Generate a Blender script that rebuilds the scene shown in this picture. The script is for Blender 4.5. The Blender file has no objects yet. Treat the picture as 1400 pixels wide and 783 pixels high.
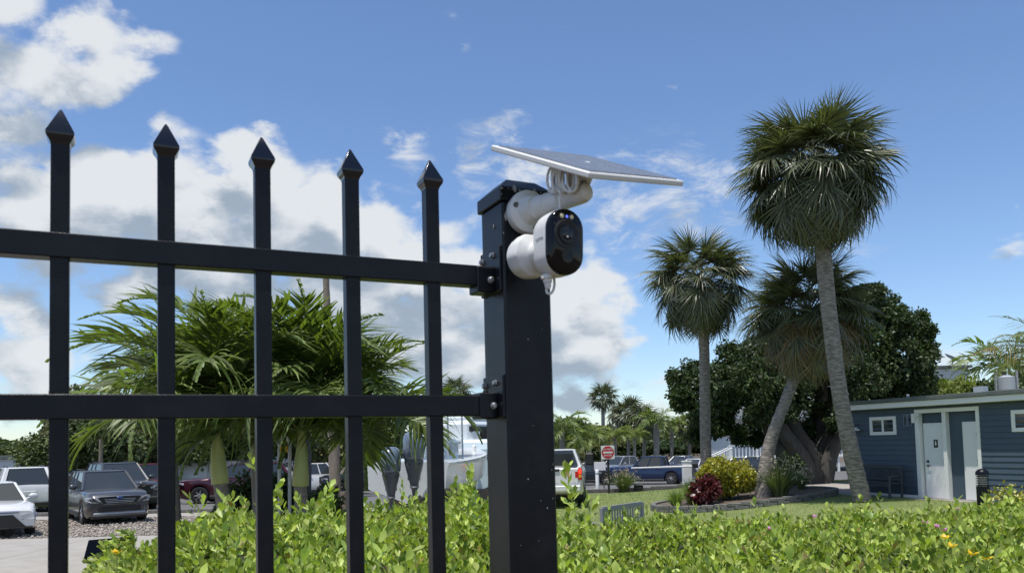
import bpy, bmesh, math, random
import numpy as np
from mathutils import Vector, Matrix, noise as mnoise
random.seed(7); rng = np.random.default_rng(7)
S = bpy.context.scene
COL = S.collection
R = math.radians

# ---------------------------------------------------------------- camera
EYE = Vector((0.0, 0.0, 2.2))
FOC = 1100.0                      # focal length in pixels of a 1400 px wide frame
PITCH, ROLL, SHIFT = R(3.15), 0.025, 154.0
F0 = Vector((0, math.cos(PITCH), math.sin(PITCH)))
U0 = Vector((0, -math.sin(PITCH), math.cos(PITCH)))
R0 = Vector((1, 0, 0))
CR = R0*math.cos(ROLL) - U0*math.sin(ROLL)
CU = U0*math.cos(ROLL) + R0*math.sin(ROLL)
cam = bpy.data.cameras.new('camera'); cam.lens = FOC/1400*36; cam.sensor_width = 36
cam.shift_y = SHIFT/1400; cam.clip_start = 0.02; cam.clip_end = 3000
cam.dof.use_dof = True; cam.dof.focus_distance = 6.0; cam.dof.aperture_fstop = 16
cam_o = bpy.data.objects.new('camera', cam); COL.objects.link(cam_o)
m3 = Matrix((CR, CU, -F0)).transposed()
cam_o.matrix_world = Matrix.Translation(EYE) @ m3.to_4x4()
S.camera = cam_o

def P(px, py, d):
    """point of the place seen at photo pixel (px,py), d metres in front"""
    v = F0 + CR*((px-700)/FOC) + CU*((391.5-py+SHIFT)/FOC)
    return EYE + v*(d/v.y)
def smooth(t):
    t = np.clip(t, 0, 1); return t*t*(3-2*t)
def tz(x, y):
    return (-0.8*smooth((np.asarray(y, float)-30)/28)
            + 0.40*smooth((np.asarray(x, float)-4)/6)*smooth((y-12)/9)*(1-smooth((y-31)/10)))
def G(px, d, dz=0.0):
    """ground point under photo column px, d metres away"""
    q = P(px, 640, d); z = float(tz(q.x, q.y)); 
    for _ in range(3):
        yy = 606-0.025*(px-700) + (2.2-z)/d*FOC
        q = P(px, yy, d); z = float(tz(q.x, q.y))
    return Vector((q.x, q.y, z+dz))

# ---------------------------------------------------------------- light
SUN_EL, SUN_AZ = R(75), R(-140)      # azimuth measured from +Y towards +X
sd = Vector((math.sin(SUN_AZ)*math.cos(SUN_EL), math.cos(SUN_AZ)*math.cos(SUN_EL), math.sin(SUN_EL)))
sl = bpy.data.lights.new('sun', 'SUN'); sl.energy = 4.2; sl.angle = R(0.55); sl.color = (1, 0.955, 0.89)
so = bpy.data.objects.new('sun', sl); COL.objects.link(so)
so.rotation_euler = sd.to_track_quat('Z', 'Y').to_euler(); so.location = (0, 0, 40)
S.view_settings.view_transform = 'Standard'; S.view_settings.look = 'None'
S.view_settings.gamma = 1; S.view_settings.exposure = 0.1
S.cycles.max_bounces = 6; S.cycles.diffuse_bounces = 3; S.cycles.glossy_bounces = 3
S.cycles.transmission_bounces = 4; S.cycles.transparent_max_bounces = 6
S.cycles.use_denoising = True
S.cycles.caustics_reflective = False; S.cycles.caustics_refractive = False

# ---------------------------------------------------------------- sky with clouds
W = bpy.data.worlds.new('World'); S.world = W; W.use_nodes = True
nt = W.node_tree; nt.nodes.clear()
def N(t, **kw):
    n = nt.nodes.new(t)
    for k, v in kw.items():
        if k == 'inp':
            for i, val in v.items(): n.inputs[i].default_value = val
        else: setattr(n, k, v)
    return n
L = lambda a, b: nt.links.new(a, b)
def M(op, a, b=None, c=None, clamp=False):
    n = nt.nodes.new('ShaderNodeMath'); n.operation = op; n.use_clamp = clamp
    for i, v in enumerate((a, b, c)):
        if v is None: continue
        if isinstance(v, (int, float)): n.inputs[i].default_value = v
        else: L(v, n.inputs[i])
    return n.outputs[0]
def VM(op, a, b=None, scale=None):
    n = nt.nodes.new('ShaderNodeVectorMath'); n.operation = op
    for i, v in enumerate((a, b)):
        if v is None: continue
        if isinstance(v, (tuple, list, Vector)): n.inputs[i].default_value = tuple(v)
        else: L(v, n.inputs[i])
    if scale is not None: n.inputs['Scale'].default_value = scale
    return n.outputs['Value'] if op in ('DOT_PRODUCT', 'LENGTH', 'DISTANCE') else n.outputs[0]
tc = N('ShaderNodeTexCoord').outputs['Generated']
sky = N('ShaderNodeTexSky', sky_type='NISHITA', sun_disc=False)
sky.sun_elevation = SUN_EL; sky.sun_rotation = SUN_AZ
sky.air_density = 1.0; sky.dust_density = 0.15; sky.ozone_density = 2.0
def pdir(px, py): return (P(px, py, 1.0)-EYE).normalized()
# cloud banks: (px, py, radius in radians, weight)
BANKS = [(60, 300, .13, 1.0), (150, 262, .07, .7), (250, 290, .12, 1.0), (350, 205, .045, .85), (395, 290, .09, 1.0), (330, 390, .16, .8), (480, 330, .10, 1.0),
         (590, 370, .085, 1.0), (690, 400, .09, .8), (810, 395, .075, .95), (800, 460, .085, .95), (680, 490, .12, .85), (540, 450, .12, .95),
         (60, 510, .08, .9), (20, 420, .05, .5), (640, 300, .035, .55),
         (40, 60, .11, .62), (120, 85, .07, .6), (190, 50, .065, .55), (-80, 90, .11, .7),
         (940, 262, .03, .3),
         (1392, 290, .022, .8), (1385, 345, .02, .55), (800, 545, .06, .7), (1290, 500, .06, .55), (980, 560, .06, .5)]
def density(vec):
    wob = N('ShaderNodeTexNoise', inp={'Scale': 7.0, 'Detail': 4.0, 'Roughness': 0.6}); L(vec, wob.inputs['Vector'])
    off = VM('SCALE', VM('SUBTRACT', wob.outputs['Color'], (.5, .5, .5)), scale=0.10)
    v2 = VM('ADD', vec, off)
    acc = None
    for px, py, r, w in BANKS:
        d = VM('DISTANCE', v2, pdir(px, py))
        g = M('MULTIPLY', M('SUBTRACT', 1.0, M('DIVIDE', d, r), clamp=True), w)
        g = M('MULTIPLY', M('POWER', M('DIVIDE', g, w), 0.8), w)
        acc = g if acc is None else M('SUBTRACT', M('ADD', acc, g), M('MULTIPLY', acc, g))
    # scattered clouds elsewhere round the sky
    n2 = N('ShaderNodeTexNoise', inp={'Scale': 2.3, 'Detail': 3.0, 'Roughness': 0.5}); L(vec, n2.inputs['Vector'])
    sp = nt.nodes.new('ShaderNodeSeparateXYZ'); L(vec, sp.inputs[0])
    away = M('MULTIPLY_ADD', VM('DOT_PRODUCT', vec, pdir(700, 380)), -4.0, 3.1, clamp=True)
    gen = M('MULTIPLY', M('MULTIPLY_ADD', n2.outputs['Fac'], 5.0, -2.35, clamp=True), away)
    acc = M('MAXIMUM', acc, gen)
    fb = N('ShaderNodeTexNoise', inp={'Scale': 9.0, 'Detail': 12.0, 'Roughness': 0.62, 'Distortion': 0.15})
    st = VM('MULTIPLY', vec, (1, 1, 1.7)); L(st, fb.inputs['Vector'])
    vo = N('ShaderNodeTexVoronoi', feature='SMOOTH_F1', inp={'Scale': 17.0, 'Smoothness': 0.35}); L(VM('ADD', st, VM('SCALE', VM('SUBTRACT', fb.outputs['Color'], (.5, .5, .5)), scale=0.07)), vo.inputs['Vector'])
    bw = M('ADD', M('MULTIPLY_ADD', fb.outputs['Fac'], 2.4, -1.2), M('MULTIPLY_ADD', vo.outputs['Distance'], -1.1, 0.42))
    return M('ADD', M('MULTIPLY_ADD', acc, 1.7, -0.53), bw), acc
def mrange(v, a, b, c=0.0, d=1.0):
    n = N('ShaderNodeMapRange', interpolation_type='SMOOTHSTEP', inp={1: a, 2: b, 3: c, 4: d}); L(v, n.inputs[0]); return n.outputs[0]
dens, acc0 = density(tc)
densup, acc1 = density(VM('ADD', tc, (0.012, -0.01, 0.055)))
alpha = mrange(dens, -0.06, 0.52)
shade = mrange(M('ADD', M('MULTIPLY', densup, 0.40), M('MULTIPLY', M('SUBTRACT', densup, dens), 0.62)), -0.36, 0.62)
cc = N('ShaderNodeMix', data_type='RGBA'); L(shade, cc.inputs['Factor'])
cc.inputs[6].default_value = (0.74, 0.765, 0.79, 1); cc.inputs[7].default_value = (0.33, 0.40, 0.485, 1)
# thin streaky wisps
WISPS = [(560, 215, .05), (650, 225, .06), (720, 250, .08), (840, 280, .09), (930, 265, .09), (990, 260, .06), (880, 320, .07), (700, 180, .05), (20, 215, .07), (1385, 345, .03), (1300, 500, .05), (900, 560, .08), (1180, 300, .05)]
wm = None
for px, py, r_ in WISPS:
    g = M('SUBTRACT', 1.0, M('DIVIDE', VM('DISTANCE', tc, pdir(px, py)), r_), clamp=True); wm = g if wm is None else M('MAXIMUM', wm, g)
wn_ = N('ShaderNodeTexNoise', inp={'Scale': 16.0, 'Detail': 9.0, 'Roughness': 0.65, 'Distortion': 0.5}); L(VM('MULTIPLY', VM('ADD', tc, (0, 0, 0)), (1, 1, 2.2)), wn_.inputs['Vector'])
walpha = M('MULTIPLY', mrange(M('ADD', wn_.outputs['Fac'], M('MULTIPLY', wm, 0.22)), 0.56, 0.85), M('MULTIPLY', mrange(wm, 0, .5), .85))
alpha = M('MAXIMUM', alpha, walpha)
skyc = N('ShaderNodeMix', data_type='RGBA', blend_type='MULTIPLY'); skyc.inputs[0].default_value = 1
L(sky.outputs[0], skyc.inputs[6]); skyc.inputs[7].default_value = (0.118, 0.130, 0.148, 1)
mx = N('ShaderNodeMix', data_type='RGBA'); L(M('MULTIPLY', alpha, 0.95), mx.inputs['Factor']); L(skyc.outputs[2], mx.inputs[6]); L(cc.outputs[2], mx.inputs[7])
bg = N('ShaderNodeBackground'); L(mx.outputs[2], bg.inputs[0]); bg.inputs[1].default_value = 1.0
wo = N('ShaderNodeOutputWorld'); L(bg.outputs[0], wo.inputs[0])
W.cycles.sampling_method = 'MANUAL'; W.cycles.sample_map_resolution = 512

# ---------------------------------------------------------------- materials
def mat(name, col, rough=0.6, metal=0.0, var=0.0, scale=8.0, bump=0.0, col2=None, spec=0.5, coat=0.0, island=0.0, trans=0.0, objvar=0.0, emit=None, stretch=None, bscale=None, thresh=None):
    m = bpy.data.materials.new(name); m.use_nodes = True
    t = m.node_tree; n = t.nodes; b = n['Principled BSDF']; out = n['Material Output']
    b.inputs['Roughness'].default_value = rough; b.inputs['Metallic'].default_value = metal
    b.inputs['Specular IOR Level'].default_value = spec; b.inputs['Coat Weight'].default_value = coat
    c = tuple(col)+(1,)
    b.inputs['Base Color'].default_value = c
    if emit: b.inputs['Emission Color'].default_value = c; b.inputs['Emission Strength'].default_value = emit
    src = None
    co = n.new('ShaderNodeTexCoord').outputs['Object']
    if stretch:
        mp = n.new('ShaderNodeMapping'); mp.inputs['Scale'].default_value = stretch; t.links.new(co, mp.inputs[0]); co = mp.outputs[0]
    if var or col2:
        nz = n.new('ShaderNodeTexNoise'); nz.inputs['Scale'].default_value = scale; nz.inputs['Detail'].default_value = 6; nz.inputs['Roughness'].default_value = .6
        t.links.new(co, nz.inputs['Vector'])
        mr = n.new('ShaderNodeMapRange'); a, bb = thresh or (0.3, 0.7); mr.inputs[1].default_value = a; mr.inputs[2].default_value = bb
        t.links.new(nz.outputs['Fac'], mr.inputs[0])
        mi = n.new('ShaderNodeMix'); mi.data_type = 'RGBA'; t.links.new(mr.outputs[0], mi.inputs[0])
        c2 = tuple(col2) if col2 else tuple(x*(1-var) for x in col)
        mi.inputs[6].default_value = c; mi.inputs[7].default_value = c2+(1,)
        src = mi.outputs[2]
    rnd = None
    if island:
        g = n.new('ShaderNodeNewGeometry'); rnd = g.outputs['Random Per Island']; amt = island
    if objvar:
        g = n.new('ShaderNodeObjectInfo'); rnd = g.outputs['Random']; amt = objvar
    if rnd is not None:
        mr = n.new('ShaderNodeMapRange'); mr.inputs[3].default_value = 1-amt; mr.inputs[4].default_value = 1+amt; t.links.new(rnd, mr.inputs[0])
        vm = n.new('ShaderNodeVectorMath'); vm.operation = 'SCALE'
        if src is not None: t.links.new(src, vm.inputs[0])
        else: vm.inputs[0].default_value = col
        t.links.new(mr.outputs[0], vm.inputs['Scale']); src = vm.outputs[0]
    if src is not None: t.links.new(src, b.inputs['Base Color'])
    if bump:
        nb = n.new('ShaderNodeTexNoise'); nb.inputs['Scale'].default_value = bscale or scale*3; nb.inputs['Detail'].default_value = 8
        t.links.new(co, nb.inputs['Vector'])
        bp = n.new('ShaderNodeBump'); bp.inputs['Strength'].default_value = min(bump, 1); bp.inputs['Distance'].default_value = 0.02
        t.links.new(nb.outputs['Fac'], bp.inputs['Height']); t.links.new(bp.outputs[0], b.inputs['Normal'])
    if trans:
        tr = n.new('ShaderNodeBsdfTranslucent'); ms = n.new('ShaderNodeMixShader'); ms.inputs[0].default_value = trans
        if src is not None:
            sc = n.new('ShaderNodeVectorMath'); sc.operation = 'MULTIPLY'; t.links.new(src, sc.inputs[0]); sc.inputs[1].default_value = (1.5, 1.7, .5)
            t.links.new(sc.outputs[0], tr.inputs[0])
        else: tr.inputs[0].default_value = (col[0]*1.5, col[1]*1.7, col[2]*.5, 1)
        t.links.new(b.outputs[0], ms.inputs[1]); t.links.new(tr.outputs[0], ms.inputs[2]); t.links.new(ms.outputs[0], out.inputs[0])
    return m

# ---------------------------------------------------------------- mesh helpers
def rotz(a): return Matrix.Rotation(a, 3, 'Z')
def frame(z, x=None):
    z = Vector(z).normalized(); x = Vector(x) if x is not None else (Vector((0, 0, 1)) if abs(z.z) < .9 else Vector((1, 0, 0)))
    y = z.cross(x).normalized(); x = y.cross(z)
    return Matrix((x, y, z)).transposed()
class MB:
    def __init__(s): s.v = []; s.f = []
    def add(s, vs, fs):
        k = len(s.v); s.v += [tuple(v) for v in vs]; s.f += [tuple(i+k for i in f) for f in fs]; return s
    def box(s, c, size, rot=None, ch=0.0):
        hx, hy, hz = size[0]/2, size[1]/2, size[2]/2; c = Vector(c)
        if ch <= 0:
            vs = [Vector((x, y, z)) for z in (-hz, hz) for x, y in ((-hx, -hy), (hx, -hy), (hx, hy), (-hx, hy))]
            fs = [(3, 2, 1, 0), (4, 5, 6, 7), (0, 1, 5, 4), (1, 2, 6, 5), (2, 3, 7, 6), (3, 0, 4, 7)]
        else:
            c_ = min(ch, hx*.9, hy*.9, hz*.9)
            oct_ = [(-hx+c_, -hy), (hx-c_, -hy), (hx, -hy+c_), (hx, hy-c_), (hx-c_, hy), (-hx+c_, hy), (-hx, hy-c_), (-hx, -hy+c_)]
            ins = [(x*(1-c_/hx) if abs(x) > hx-1e-6 else x, y*(1-c_/hy) if abs(y) > hy-1e-6 else y) for x, y in oct_]
            vs = []
            for pts, z in ((ins, -hz), (oct_, -hz+c_), (oct_, hz-c_), (ins, hz)): vs += [Vector((x, y, z)) for x, y in pts]
            fs = [tuple(range(7, -1, -1)), tuple(range(24, 32))]
            for r_ in range(3):
                for i in range(8): j = (i+1) % 8; fs.append((r_*8+i, r_*8+j, r_*8+8+j, r_*8+8+i))
        if rot is not None: vs = [rot @ v for v in vs]
        return s.add([v+c for v in vs], fs)
    def tube(s, pts, rad, n=8, cap=True, up=None):
        pts = [Vector(p) for p in pts]
        if not isinstance(rad, (list, tuple)): rad = [rad]*len(pts)
        vs = []; fs = []; X = None
        for i, p in enumerate(pts):
            t = (pts[min(i+1, len(pts)-1)]-pts[max(i-1, 0)])
            if t.length < 1e-9: t = Vector((0, 0, 1))
            t.normalize()
            if X is None: X = Vector(up) if up is not None else (Vector((0, 0, 1)) if abs(t.z) < .9 else Vector((1, 0, 0)))
            Y = t.cross(X).normalized(); X = Y.cross(t).normalized()
            for k in range(n):
                a = 2*math.pi*k/n; vs.append(p+(X*math.cos(a)+Y*math.sin(a))*rad[i])
        for i in range(len(pts)-1):
            for k in range(n):
                j = (k+1) % n; fs.append((i*n+k, i*n+j, (i+1)*n+j, (i+1)*n+k))
        if cap: fs.append(tuple(range(n-1, -1, -1))); b = (len(pts)-1)*n; fs.append(tuple(range(b, b+n)))
        return s.add(vs, fs)
    def lathe(s, c, axis, prof, n=24, x=None):
        """prof: list of (distance along axis, radius)"""
        Fm = frame(axis, x); c = Vector(c); vs = []; fs = []
        for h, r in prof:
            for k in range(n):
                a = 2*math.pi*k/n; vs.append(c+Fm @ Vector((math.cos(a)*r, math.sin(a)*r, h)))
        for i in range(len(prof)-1):
            for k in range(n):
                j = (k+1) % n; fs.append((i*n+k, i*n+j, (i+1)*n+j, (i+1)*n+k))
        fs.append(tuple(range(n-1, -1, -1))); b = (len(prof)-1)*n; fs.append(tuple(range(b, b+n)))
        return s.add(vs, fs)
    def prism(s, poly, ax, ay, c, depth, n=None):
        """extrude 2-D poly (in axes ax, ay at c) by depth along ax x ay"""
        ax = Vector(ax); ay = Vector(ay); az = ax.cross(ay).normalized(); c = Vector(c)
        a = [c+ax*x+ay*y for x, y in poly]; b = [p+az*depth for p in a]; k = len(poly)
        fs = [tuple(range(k-1, -1, -1)), tuple(range(k, 2*k))]+[(i, (i+1) % k, k+(i+1) % k, k+i) for i in range(k)]
        return s.add(a+b, fs)
    def ell(s, c, r, n=12, m=8, jit=0):
        vs = []; fs = []
        for i in range(m+1):
            th = math.pi*i/m
            for k in range(n):
                a = 2*math.pi*k/n; d = Vector((math.sin(th)*math.cos(a), math.sin(th)*math.sin(a), math.cos(th)))
                q = 1+jit*mnoise.noise(d*2+Vector(c)) if jit else 1
                vs.append(Vector(c)+Vector((d.x*r[0], d.y*r[1], d.z*r[2]))*q)
        for i in range(m):
            for k in range(n):
                j = (k+1) % n; fs.append((i*n+k, (i+1)*n+k, (i+1)*n+j, i*n+j))
        return s.add(vs, fs)
    def build(s, name, m, parent=None, origin=None, smooth=False, bevel=0, bseg=2, ang=35):
        o0 = Vector(origin) if origin is not None else (root_loc(parent) if parent is not None else Vector((0, 0, 0)))
        me = bpy.data.meshes.new(name)
        me.from_pydata([tuple(Vector(v)-o0) for v in s.v], [], s.f); me.materials.append(m)
        o = bpy.data.objects.new(name, me); COL.objects.link(o)
        if smooth:
            me.shade_smooth()
            me.set_sharp_from_angle(angle=R(ang))
        if bevel:
            bv = o.modifiers.new('edge', 'BEVEL'); bv.width = bevel; bv.segments = bseg; bv.limit_method = 'ANGLE'; bv.angle_limit = R(30)
        if parent is not None: o.parent = parent
        elif origin is not None: o.location = o0
        return o
LOCALS = set()
def root_loc(o):
    if o is None or o.name in LOCALS: return Vector((0, 0, 0))
    r = o
    while r.parent is not None: r = r.parent
    return Vector((0, 0, 0)) if r.name in LOCALS else r.location.copy()
def tag(o, label=None, cat=None, group=None, kind=None):
    if label: o['label'] = label
    if cat: o['category'] = cat
    if group: o['group'] = group
    if kind: o['kind'] = kind
    return o
def thing(name, label, cat, loc=(0, 0, 0), rz=0.0, group=None, local=False):
    o = bpy.data.objects.new(name, None); COL.objects.link(o); o.location = loc; o.rotation_euler = (0, 0, rz); o.empty_display_size = .1
    if local: LOCALS.add(o.name)
    return tag(o, label, cat, group)
def inst(name, me, parent=None, mw=None, loc=None):
    o = bpy.data.objects.new(name, me); COL.objects.link(o)
    if mw is not None: o.matrix_world = mw
    if loc is not None: o.location = loc
    if parent is not None: o.parent = parent
    return o
def npmesh(name, V, F, m):
    """V (n,3) array, F (k,3|4) array"""
    me = bpy.data.meshes.new(name); V = np.ascontiguousarray(V, np.float32); F = np.ascontiguousarray(F, np.int32)
    me.vertices.add(len(V)); me.vertices.foreach_set('co', V.ravel()); k = F.shape[1]
    me.loops.add(F.size); me.loops.foreach_set('vertex_index', F.ravel())
    me.polygons.add(len(F)); me.polygons.foreach_set('loop_start', np.arange(len(F), dtype=np.int32)*k)
    me.update(calc_edges=True); me.materials.append(m); return me
def scatter(tv, tf, A, T):
    """copies of a template: A (n,3,3) matrices, T (n,3) places"""
    V = np.einsum('nij,kj->nki', A, tv)+T[:, None, :]
    F = tf[None]+(np.arange(len(T))*len(tv))[:, None, None]
    return V.reshape(-1, 3), F.reshape(-1, tf.shape[1])
def bases(dirs, roll, sc, g=None):
    """(n,3,3): column 1 = along dirs, columns scaled"""
    d = dirs/np.linalg.norm(dirs, axis=1, keepdims=True)
    up = np.tile(np.array([0, 0, 1.0]), (len(d), 1)); up[np.abs(d[:, 2]) > .95] = (1, 0, 0)
    x = np.cross(d, up); x /= np.linalg.norm(x, axis=1, keepdims=True); z = np.cross(x, d)
    c, s_ = np.cos(roll)[:, None], np.sin(roll)[:, None]
    x2 = x*c+z*s_; z2 = -x*s_+z*c
    return np.stack([x2, d, z2], axis=2)*np.asarray(sc).reshape(-1, 1, 1)
_fontcache = {}
def text(parent, name, body, c, ax, ay, h, m, thick=0.002, align='CENTER'):
    cu = bpy.data.curves.new(name, 'FONT'); cu.body = body; cu.size = h*1.4; cu.extrude = thick; cu.align_x = align; cu.align_y = 'CENTER'; cu.resolution_u = 3
    o = bpy.data.objects.new(name, cu); dg = bpy.context.evaluated_depsgraph_get()
    COL.objects.link(o); dg.update(); me = bpy.data.meshes.new_from_object(o.evaluated_get(dg)); bpy.data.objects.remove(o)
    ax = Vector(ax).normalized(); ay = Vector(ay).normalized(); az = ax.cross(ay)
    me.transform(Matrix.Translation(Vector(c)-root_loc(parent)) @ Matrix((ax, ay, az)).transposed().to_4x4())
    me.materials.clear(); me.materials.append(m)
    o = bpy.data.objects.new(name, me); COL.objects.link(o); o.parent = parent; return o

MT = dict(
 black=mat('black powder coat', (.0035, .0045, .0075), .36, 0, spec=.28, col2=(.011, .012, .015), thresh=(.50, .80), scale=22, bump=.05, bscale=400),
 tip=mat('black gloss paint', (.0035, .0045, .0075), .18, 0, spec=.5, coat=.3),
 steel=mat('zinc bolt', (.42, .42, .42), .35, .9, var=.3, scale=200),
 plastic=mat('white plastic', (.72, .72, .70), .42, spec=.5, var=.04, scale=30),
 gloss=mat('black gloss', (.003, .003, .0035), .08, spec=.3),
 lens=mat('lens glass', (.002, .003, .012), .05, spec=.5),
 led=mat('led', (.75, .68, .42), .3), ledblue=mat('blue lamp', (.1, .14, .95), .3, emit=1.5), whitecable=mat('pale cable', (.72, .72, .70), .5),
 pv=mat('solar cell', (.20, .205, .215), .25, spec=.6, coat=0, var=.3, scale=60), alum=mat('aluminium', (.7, .7, .7), .35, .8),
 dust=mat('pale dirt speck', (.45, .43, .40), .8, var=.5, scale=90),
 trunk=mat('palm bark', (.34, .30, .26), .9, var=.62, scale=5, bump=1, stretch=(1.2, 1.2, 5.0), bscale=9, thresh=(.36, .62)),
 trunk2=mat('palm bark pale', (.30, .265, .22), .9, var=.5, scale=8, bump=1, stretch=(1, 1, 5), bscale=20),
 sabal=mat('palm fan', (.125, .14, .075), .38, island=.5, trans=.14, spec=.6, objvar=0),
 sabal2=mat('palm fan dry', (.24, .175, .08), .5, island=.35, trans=.2),
 sabal3=mat('palm fan dead', (.21, .155, .09), .8, island=.3, trans=.1),
 adon=mat('arching frond', (.135, .18, .05), .45, island=.5, trans=.3, spec=.4),
 shaft=mat('crownshaft', (.42, .46, .16), .4, var=.35, scale=3, stretch=(1, 1, .4), spec=.4),
 oak=mat('broad leaf', (.044, .072, .022), .5, island=.6, trans=.15, spec=.4),
 far1=mat('far leaf', (.085, .115, .038), .7, island=.5, trans=.15), far2=mat('far leaf olive', (.15, .155, .06), .7, island=.5, trans=.15),
 far3=mat('far leaf yellow', (.20, .24, .05), .6, island=.4, trans=.25),
 hedge=mat('hedge leaf', (.33, .41, .072), .42, island=.5, trans=.28, spec=.35, col2=(.42, .47, .13), scale=2.2),
 hedgeo=mat('hedge leaf big', (.36, .44, .10), .42, objvar=.35, trans=.3, spec=.5),
 hedgedry=mat('dry hedge leaf', (.30, .22, .07), .6, island=.5, trans=.2), hedgedark=mat('dark hedge leaf', (.15, .22, .045), .4, island=.4, trans=.2, spec=.4),
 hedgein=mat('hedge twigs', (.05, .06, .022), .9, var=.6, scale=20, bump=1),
 stem2=mat('screw recess', (.12, .12, .12), .5), stem=mat('green stem', (.16, .2, .06), .6),
 bark=mat('grey bark', (.11, .105, .095), .95, var=.5, scale=6, bump=1, stretch=(1, 1, .3)),
 lawn=mat('lawn', (.15, .20, .055), .9, col2=(.235, .265, .09), scale=1.1, bump=.9, bscale=60),
 blade=mat('grass blade', (.17, .24, .06), .6, island=.4, trans=.3),
 soil=mat('soil', (.16, .125, .09), .95, var=.4, scale=3, bump=1, bscale=25),
 asphalt=mat('asphalt', (.16, .158, .155), .9, var=.3, scale=1.2, bump=.5, bscale=80),
 conc=mat('concrete', (.40, .375, .335), .88, var=.22, scale=1.6, bump=.35, bscale=60),
 conc2=mat('kerb stone', (.22, .215, .20), .92, var=.5, scale=9, bump=.8, bscale=50),
 gravel=mat('gravel', (.34, .30, .26), .95, island=.5), gravelbed=mat('gravel bed', (.29, .255, .215), .95, col2=(.16, .14, .12), scale=14, bump=1, bscale=30),
 line=mat('road paint', (.72, .72, .70), .8, var=.2, scale=6),
 blue=mat('blue siding', (.060, .090, .122), .6, var=.12, scale=3), trimw=mat('white trim', (.80, .80, .77), .5, var=.06, scale=4),
 roofm=mat('roof membrane', (.13, .15, .145), .8, var=.3, scale=3), doorw=mat('white door', (.80, .80, .79), .45, var=.05, scale=2),
 bluedk=mat('recess siding', (.034, .058, .098), .7), glassd=mat('dark glass', (.034, .040, .042), .04, spec=.75),
 benchb=mat('bench blue black', (.06, .068, .08), .6, var=.3, scale=9), benchg=mat('bench grey recycled plastic', (.25, .26, .275), .6, var=.15, scale=10),
 tyre=mat('tyre', (.018, .018, .018), .85), rim=mat('alloy', (.5, .5, .5), .3, .8), rimd=mat('dark alloy', (.06, .06, .06), .35, .6),
 chrome=mat('chrome', (.75, .75, .75), .12, 1), dplas=mat('car trim plastic', (.02, .02, .021), .6), lampg=mat('lamp glass', (.55, .57, .6), .08, spec=.8),
 lampr=mat('red lamp', (.55, .02, .015), .2), lampo=mat('amber lamp', (.85, .35, .03), .25), lampglow=mat('sunlit tail lamp', (1, .05, .02), .3, emit=1.2),  # brake lens glow: sunlight on the red lens put in as emission
 signr=mat('sign red', (.50, .02, .03), .5), signw=mat('sign white', (.78, .77, .76), .5), signk=mat('sign black', (.02, .02, .02), .5),
 yellowleaf=mat('croton leaf', (.20, .235, .03), .4, island=.45, col2=(.46, .38, .04), scale=7, trans=.2), redleaf=mat('cordyline leaf', (.10, .018, .022), .35, island=.5, trans=.2),
 palegrass=mat('ornamental grass', (.14, .18, .07), .6, island=.45, trans=.2), whiteflower=mat('pale plume', (.42, .35, .25), .8, island=.2),
 pink=mat('pink petal', (.55, .16, .50), .5, trans=.2), yellow=mat('yellow petal', (.80, .52, .03), .5, trans=.2),
 hullw=mat('white gelcoat', (.72, .76, .77), .2, spec=.5, coat=.5), hullb=mat('pale blue gelcoat', (.50, .62, .66), .2, coat=.5), cowl=mat('outboard cowl', (.13, .17, .22), .22, coat=.6), outb=mat('outboard leg', (.10, .11, .125), .35),
 galv=mat('galvanised pipe', (.45, .47, .48), .4, .5, var=.2, scale=20), wood=mat('weathered pole', (.27, .22, .175), .9, var=.4, scale=10, stretch=(3, 3, .4)), bldw=mat('far white wall', (.62, .64, .64), .7, var=.1), silver=mat('silver box', (.42, .46, .5), .5),
)
def paint(name, col, metal=.0): return mat(name, col, .28, metal, coat=.7, spec=.5, var=.05, scale=2)

# ================================================================ GROUND
def gridlines(lo, hi, step, far):
    a = np.arange(lo, hi+1e-6, step); ext = np.array([3, 7, 14, 26, 50, 100, 200, 400, 800.])*1.0
    return np.concatenate([lo-ext[::-1], a, hi+ext])
GX, GY = gridlines(-45, 45, .5, 0), gridlines(-6, 90, .5, 0)
XX, YY = np.meshgrid(GX, GY, indexing='ij'); ZZ = tz(XX, YY)
NX, NY = len(GX), len(GY)
def sheet(name, m, mask, dz, **kw):
    cx = (GX[:-1]+GX[1:])/2; cy = (GY[:-1]+GY[1:])/2
    CX, CY = np.meshgrid(cx, cy, indexing='ij'); k = mask(CX, CY)
    i, j = np.nonzero(k); idx = lambda a, b: a*NY+b
    F = np.stack([idx(i, j), idx(i+1, j), idx(i+1, j+1), idx(i, j+1)], 1)
    used, inv = np.unique(F, return_inverse=True); F = inv.reshape(F.shape)
    V = np.stack([XX.ravel(), YY.ravel(), ZZ.ravel()+dz], 1)[used]
    me = npmesh(name, V, F, m); me.shade_smooth()
    o = bpy.data.objects.new(name, me); COL.objects.link(o); tag(o, kind='structure', **kw); return o
rect = lambda x0, x1, y0, y1: (lambda X, Y: (X > x0) & (X < x1) & (Y > y0) & (Y < y1))
sheet('ground', MT['soil'], lambda X, Y: X < 1e9, -.012)
sheet('lawn', MT['lawn'], lambda X, Y: (X > 1.0) & (X < 28) & (Y > 6.5) & (Y < 36) & ~((X > 8.5) & (Y > 23.5-(X-10.5)*2.0) & (Y < 31) & (X > 10)), -.004)
sheet('parking_lot', MT['asphalt'], lambda X, Y: ((X > 1) & (X < 45) & (Y > 37) & (Y < 88)) | ((X < -4) & (X > -45) & (Y > 31) & (Y < 88)), 0)
sheet('path', MT['conc'], rect(-4, 1, 22, 88), -.004)
sheet('pavement', MT['conc'], lambda X, Y: (X > 8.5) & (X < 28) & (Y > 23.5-(X-10.5)*2.0) & (Y < 31) & (X > 10), .000)
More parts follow.
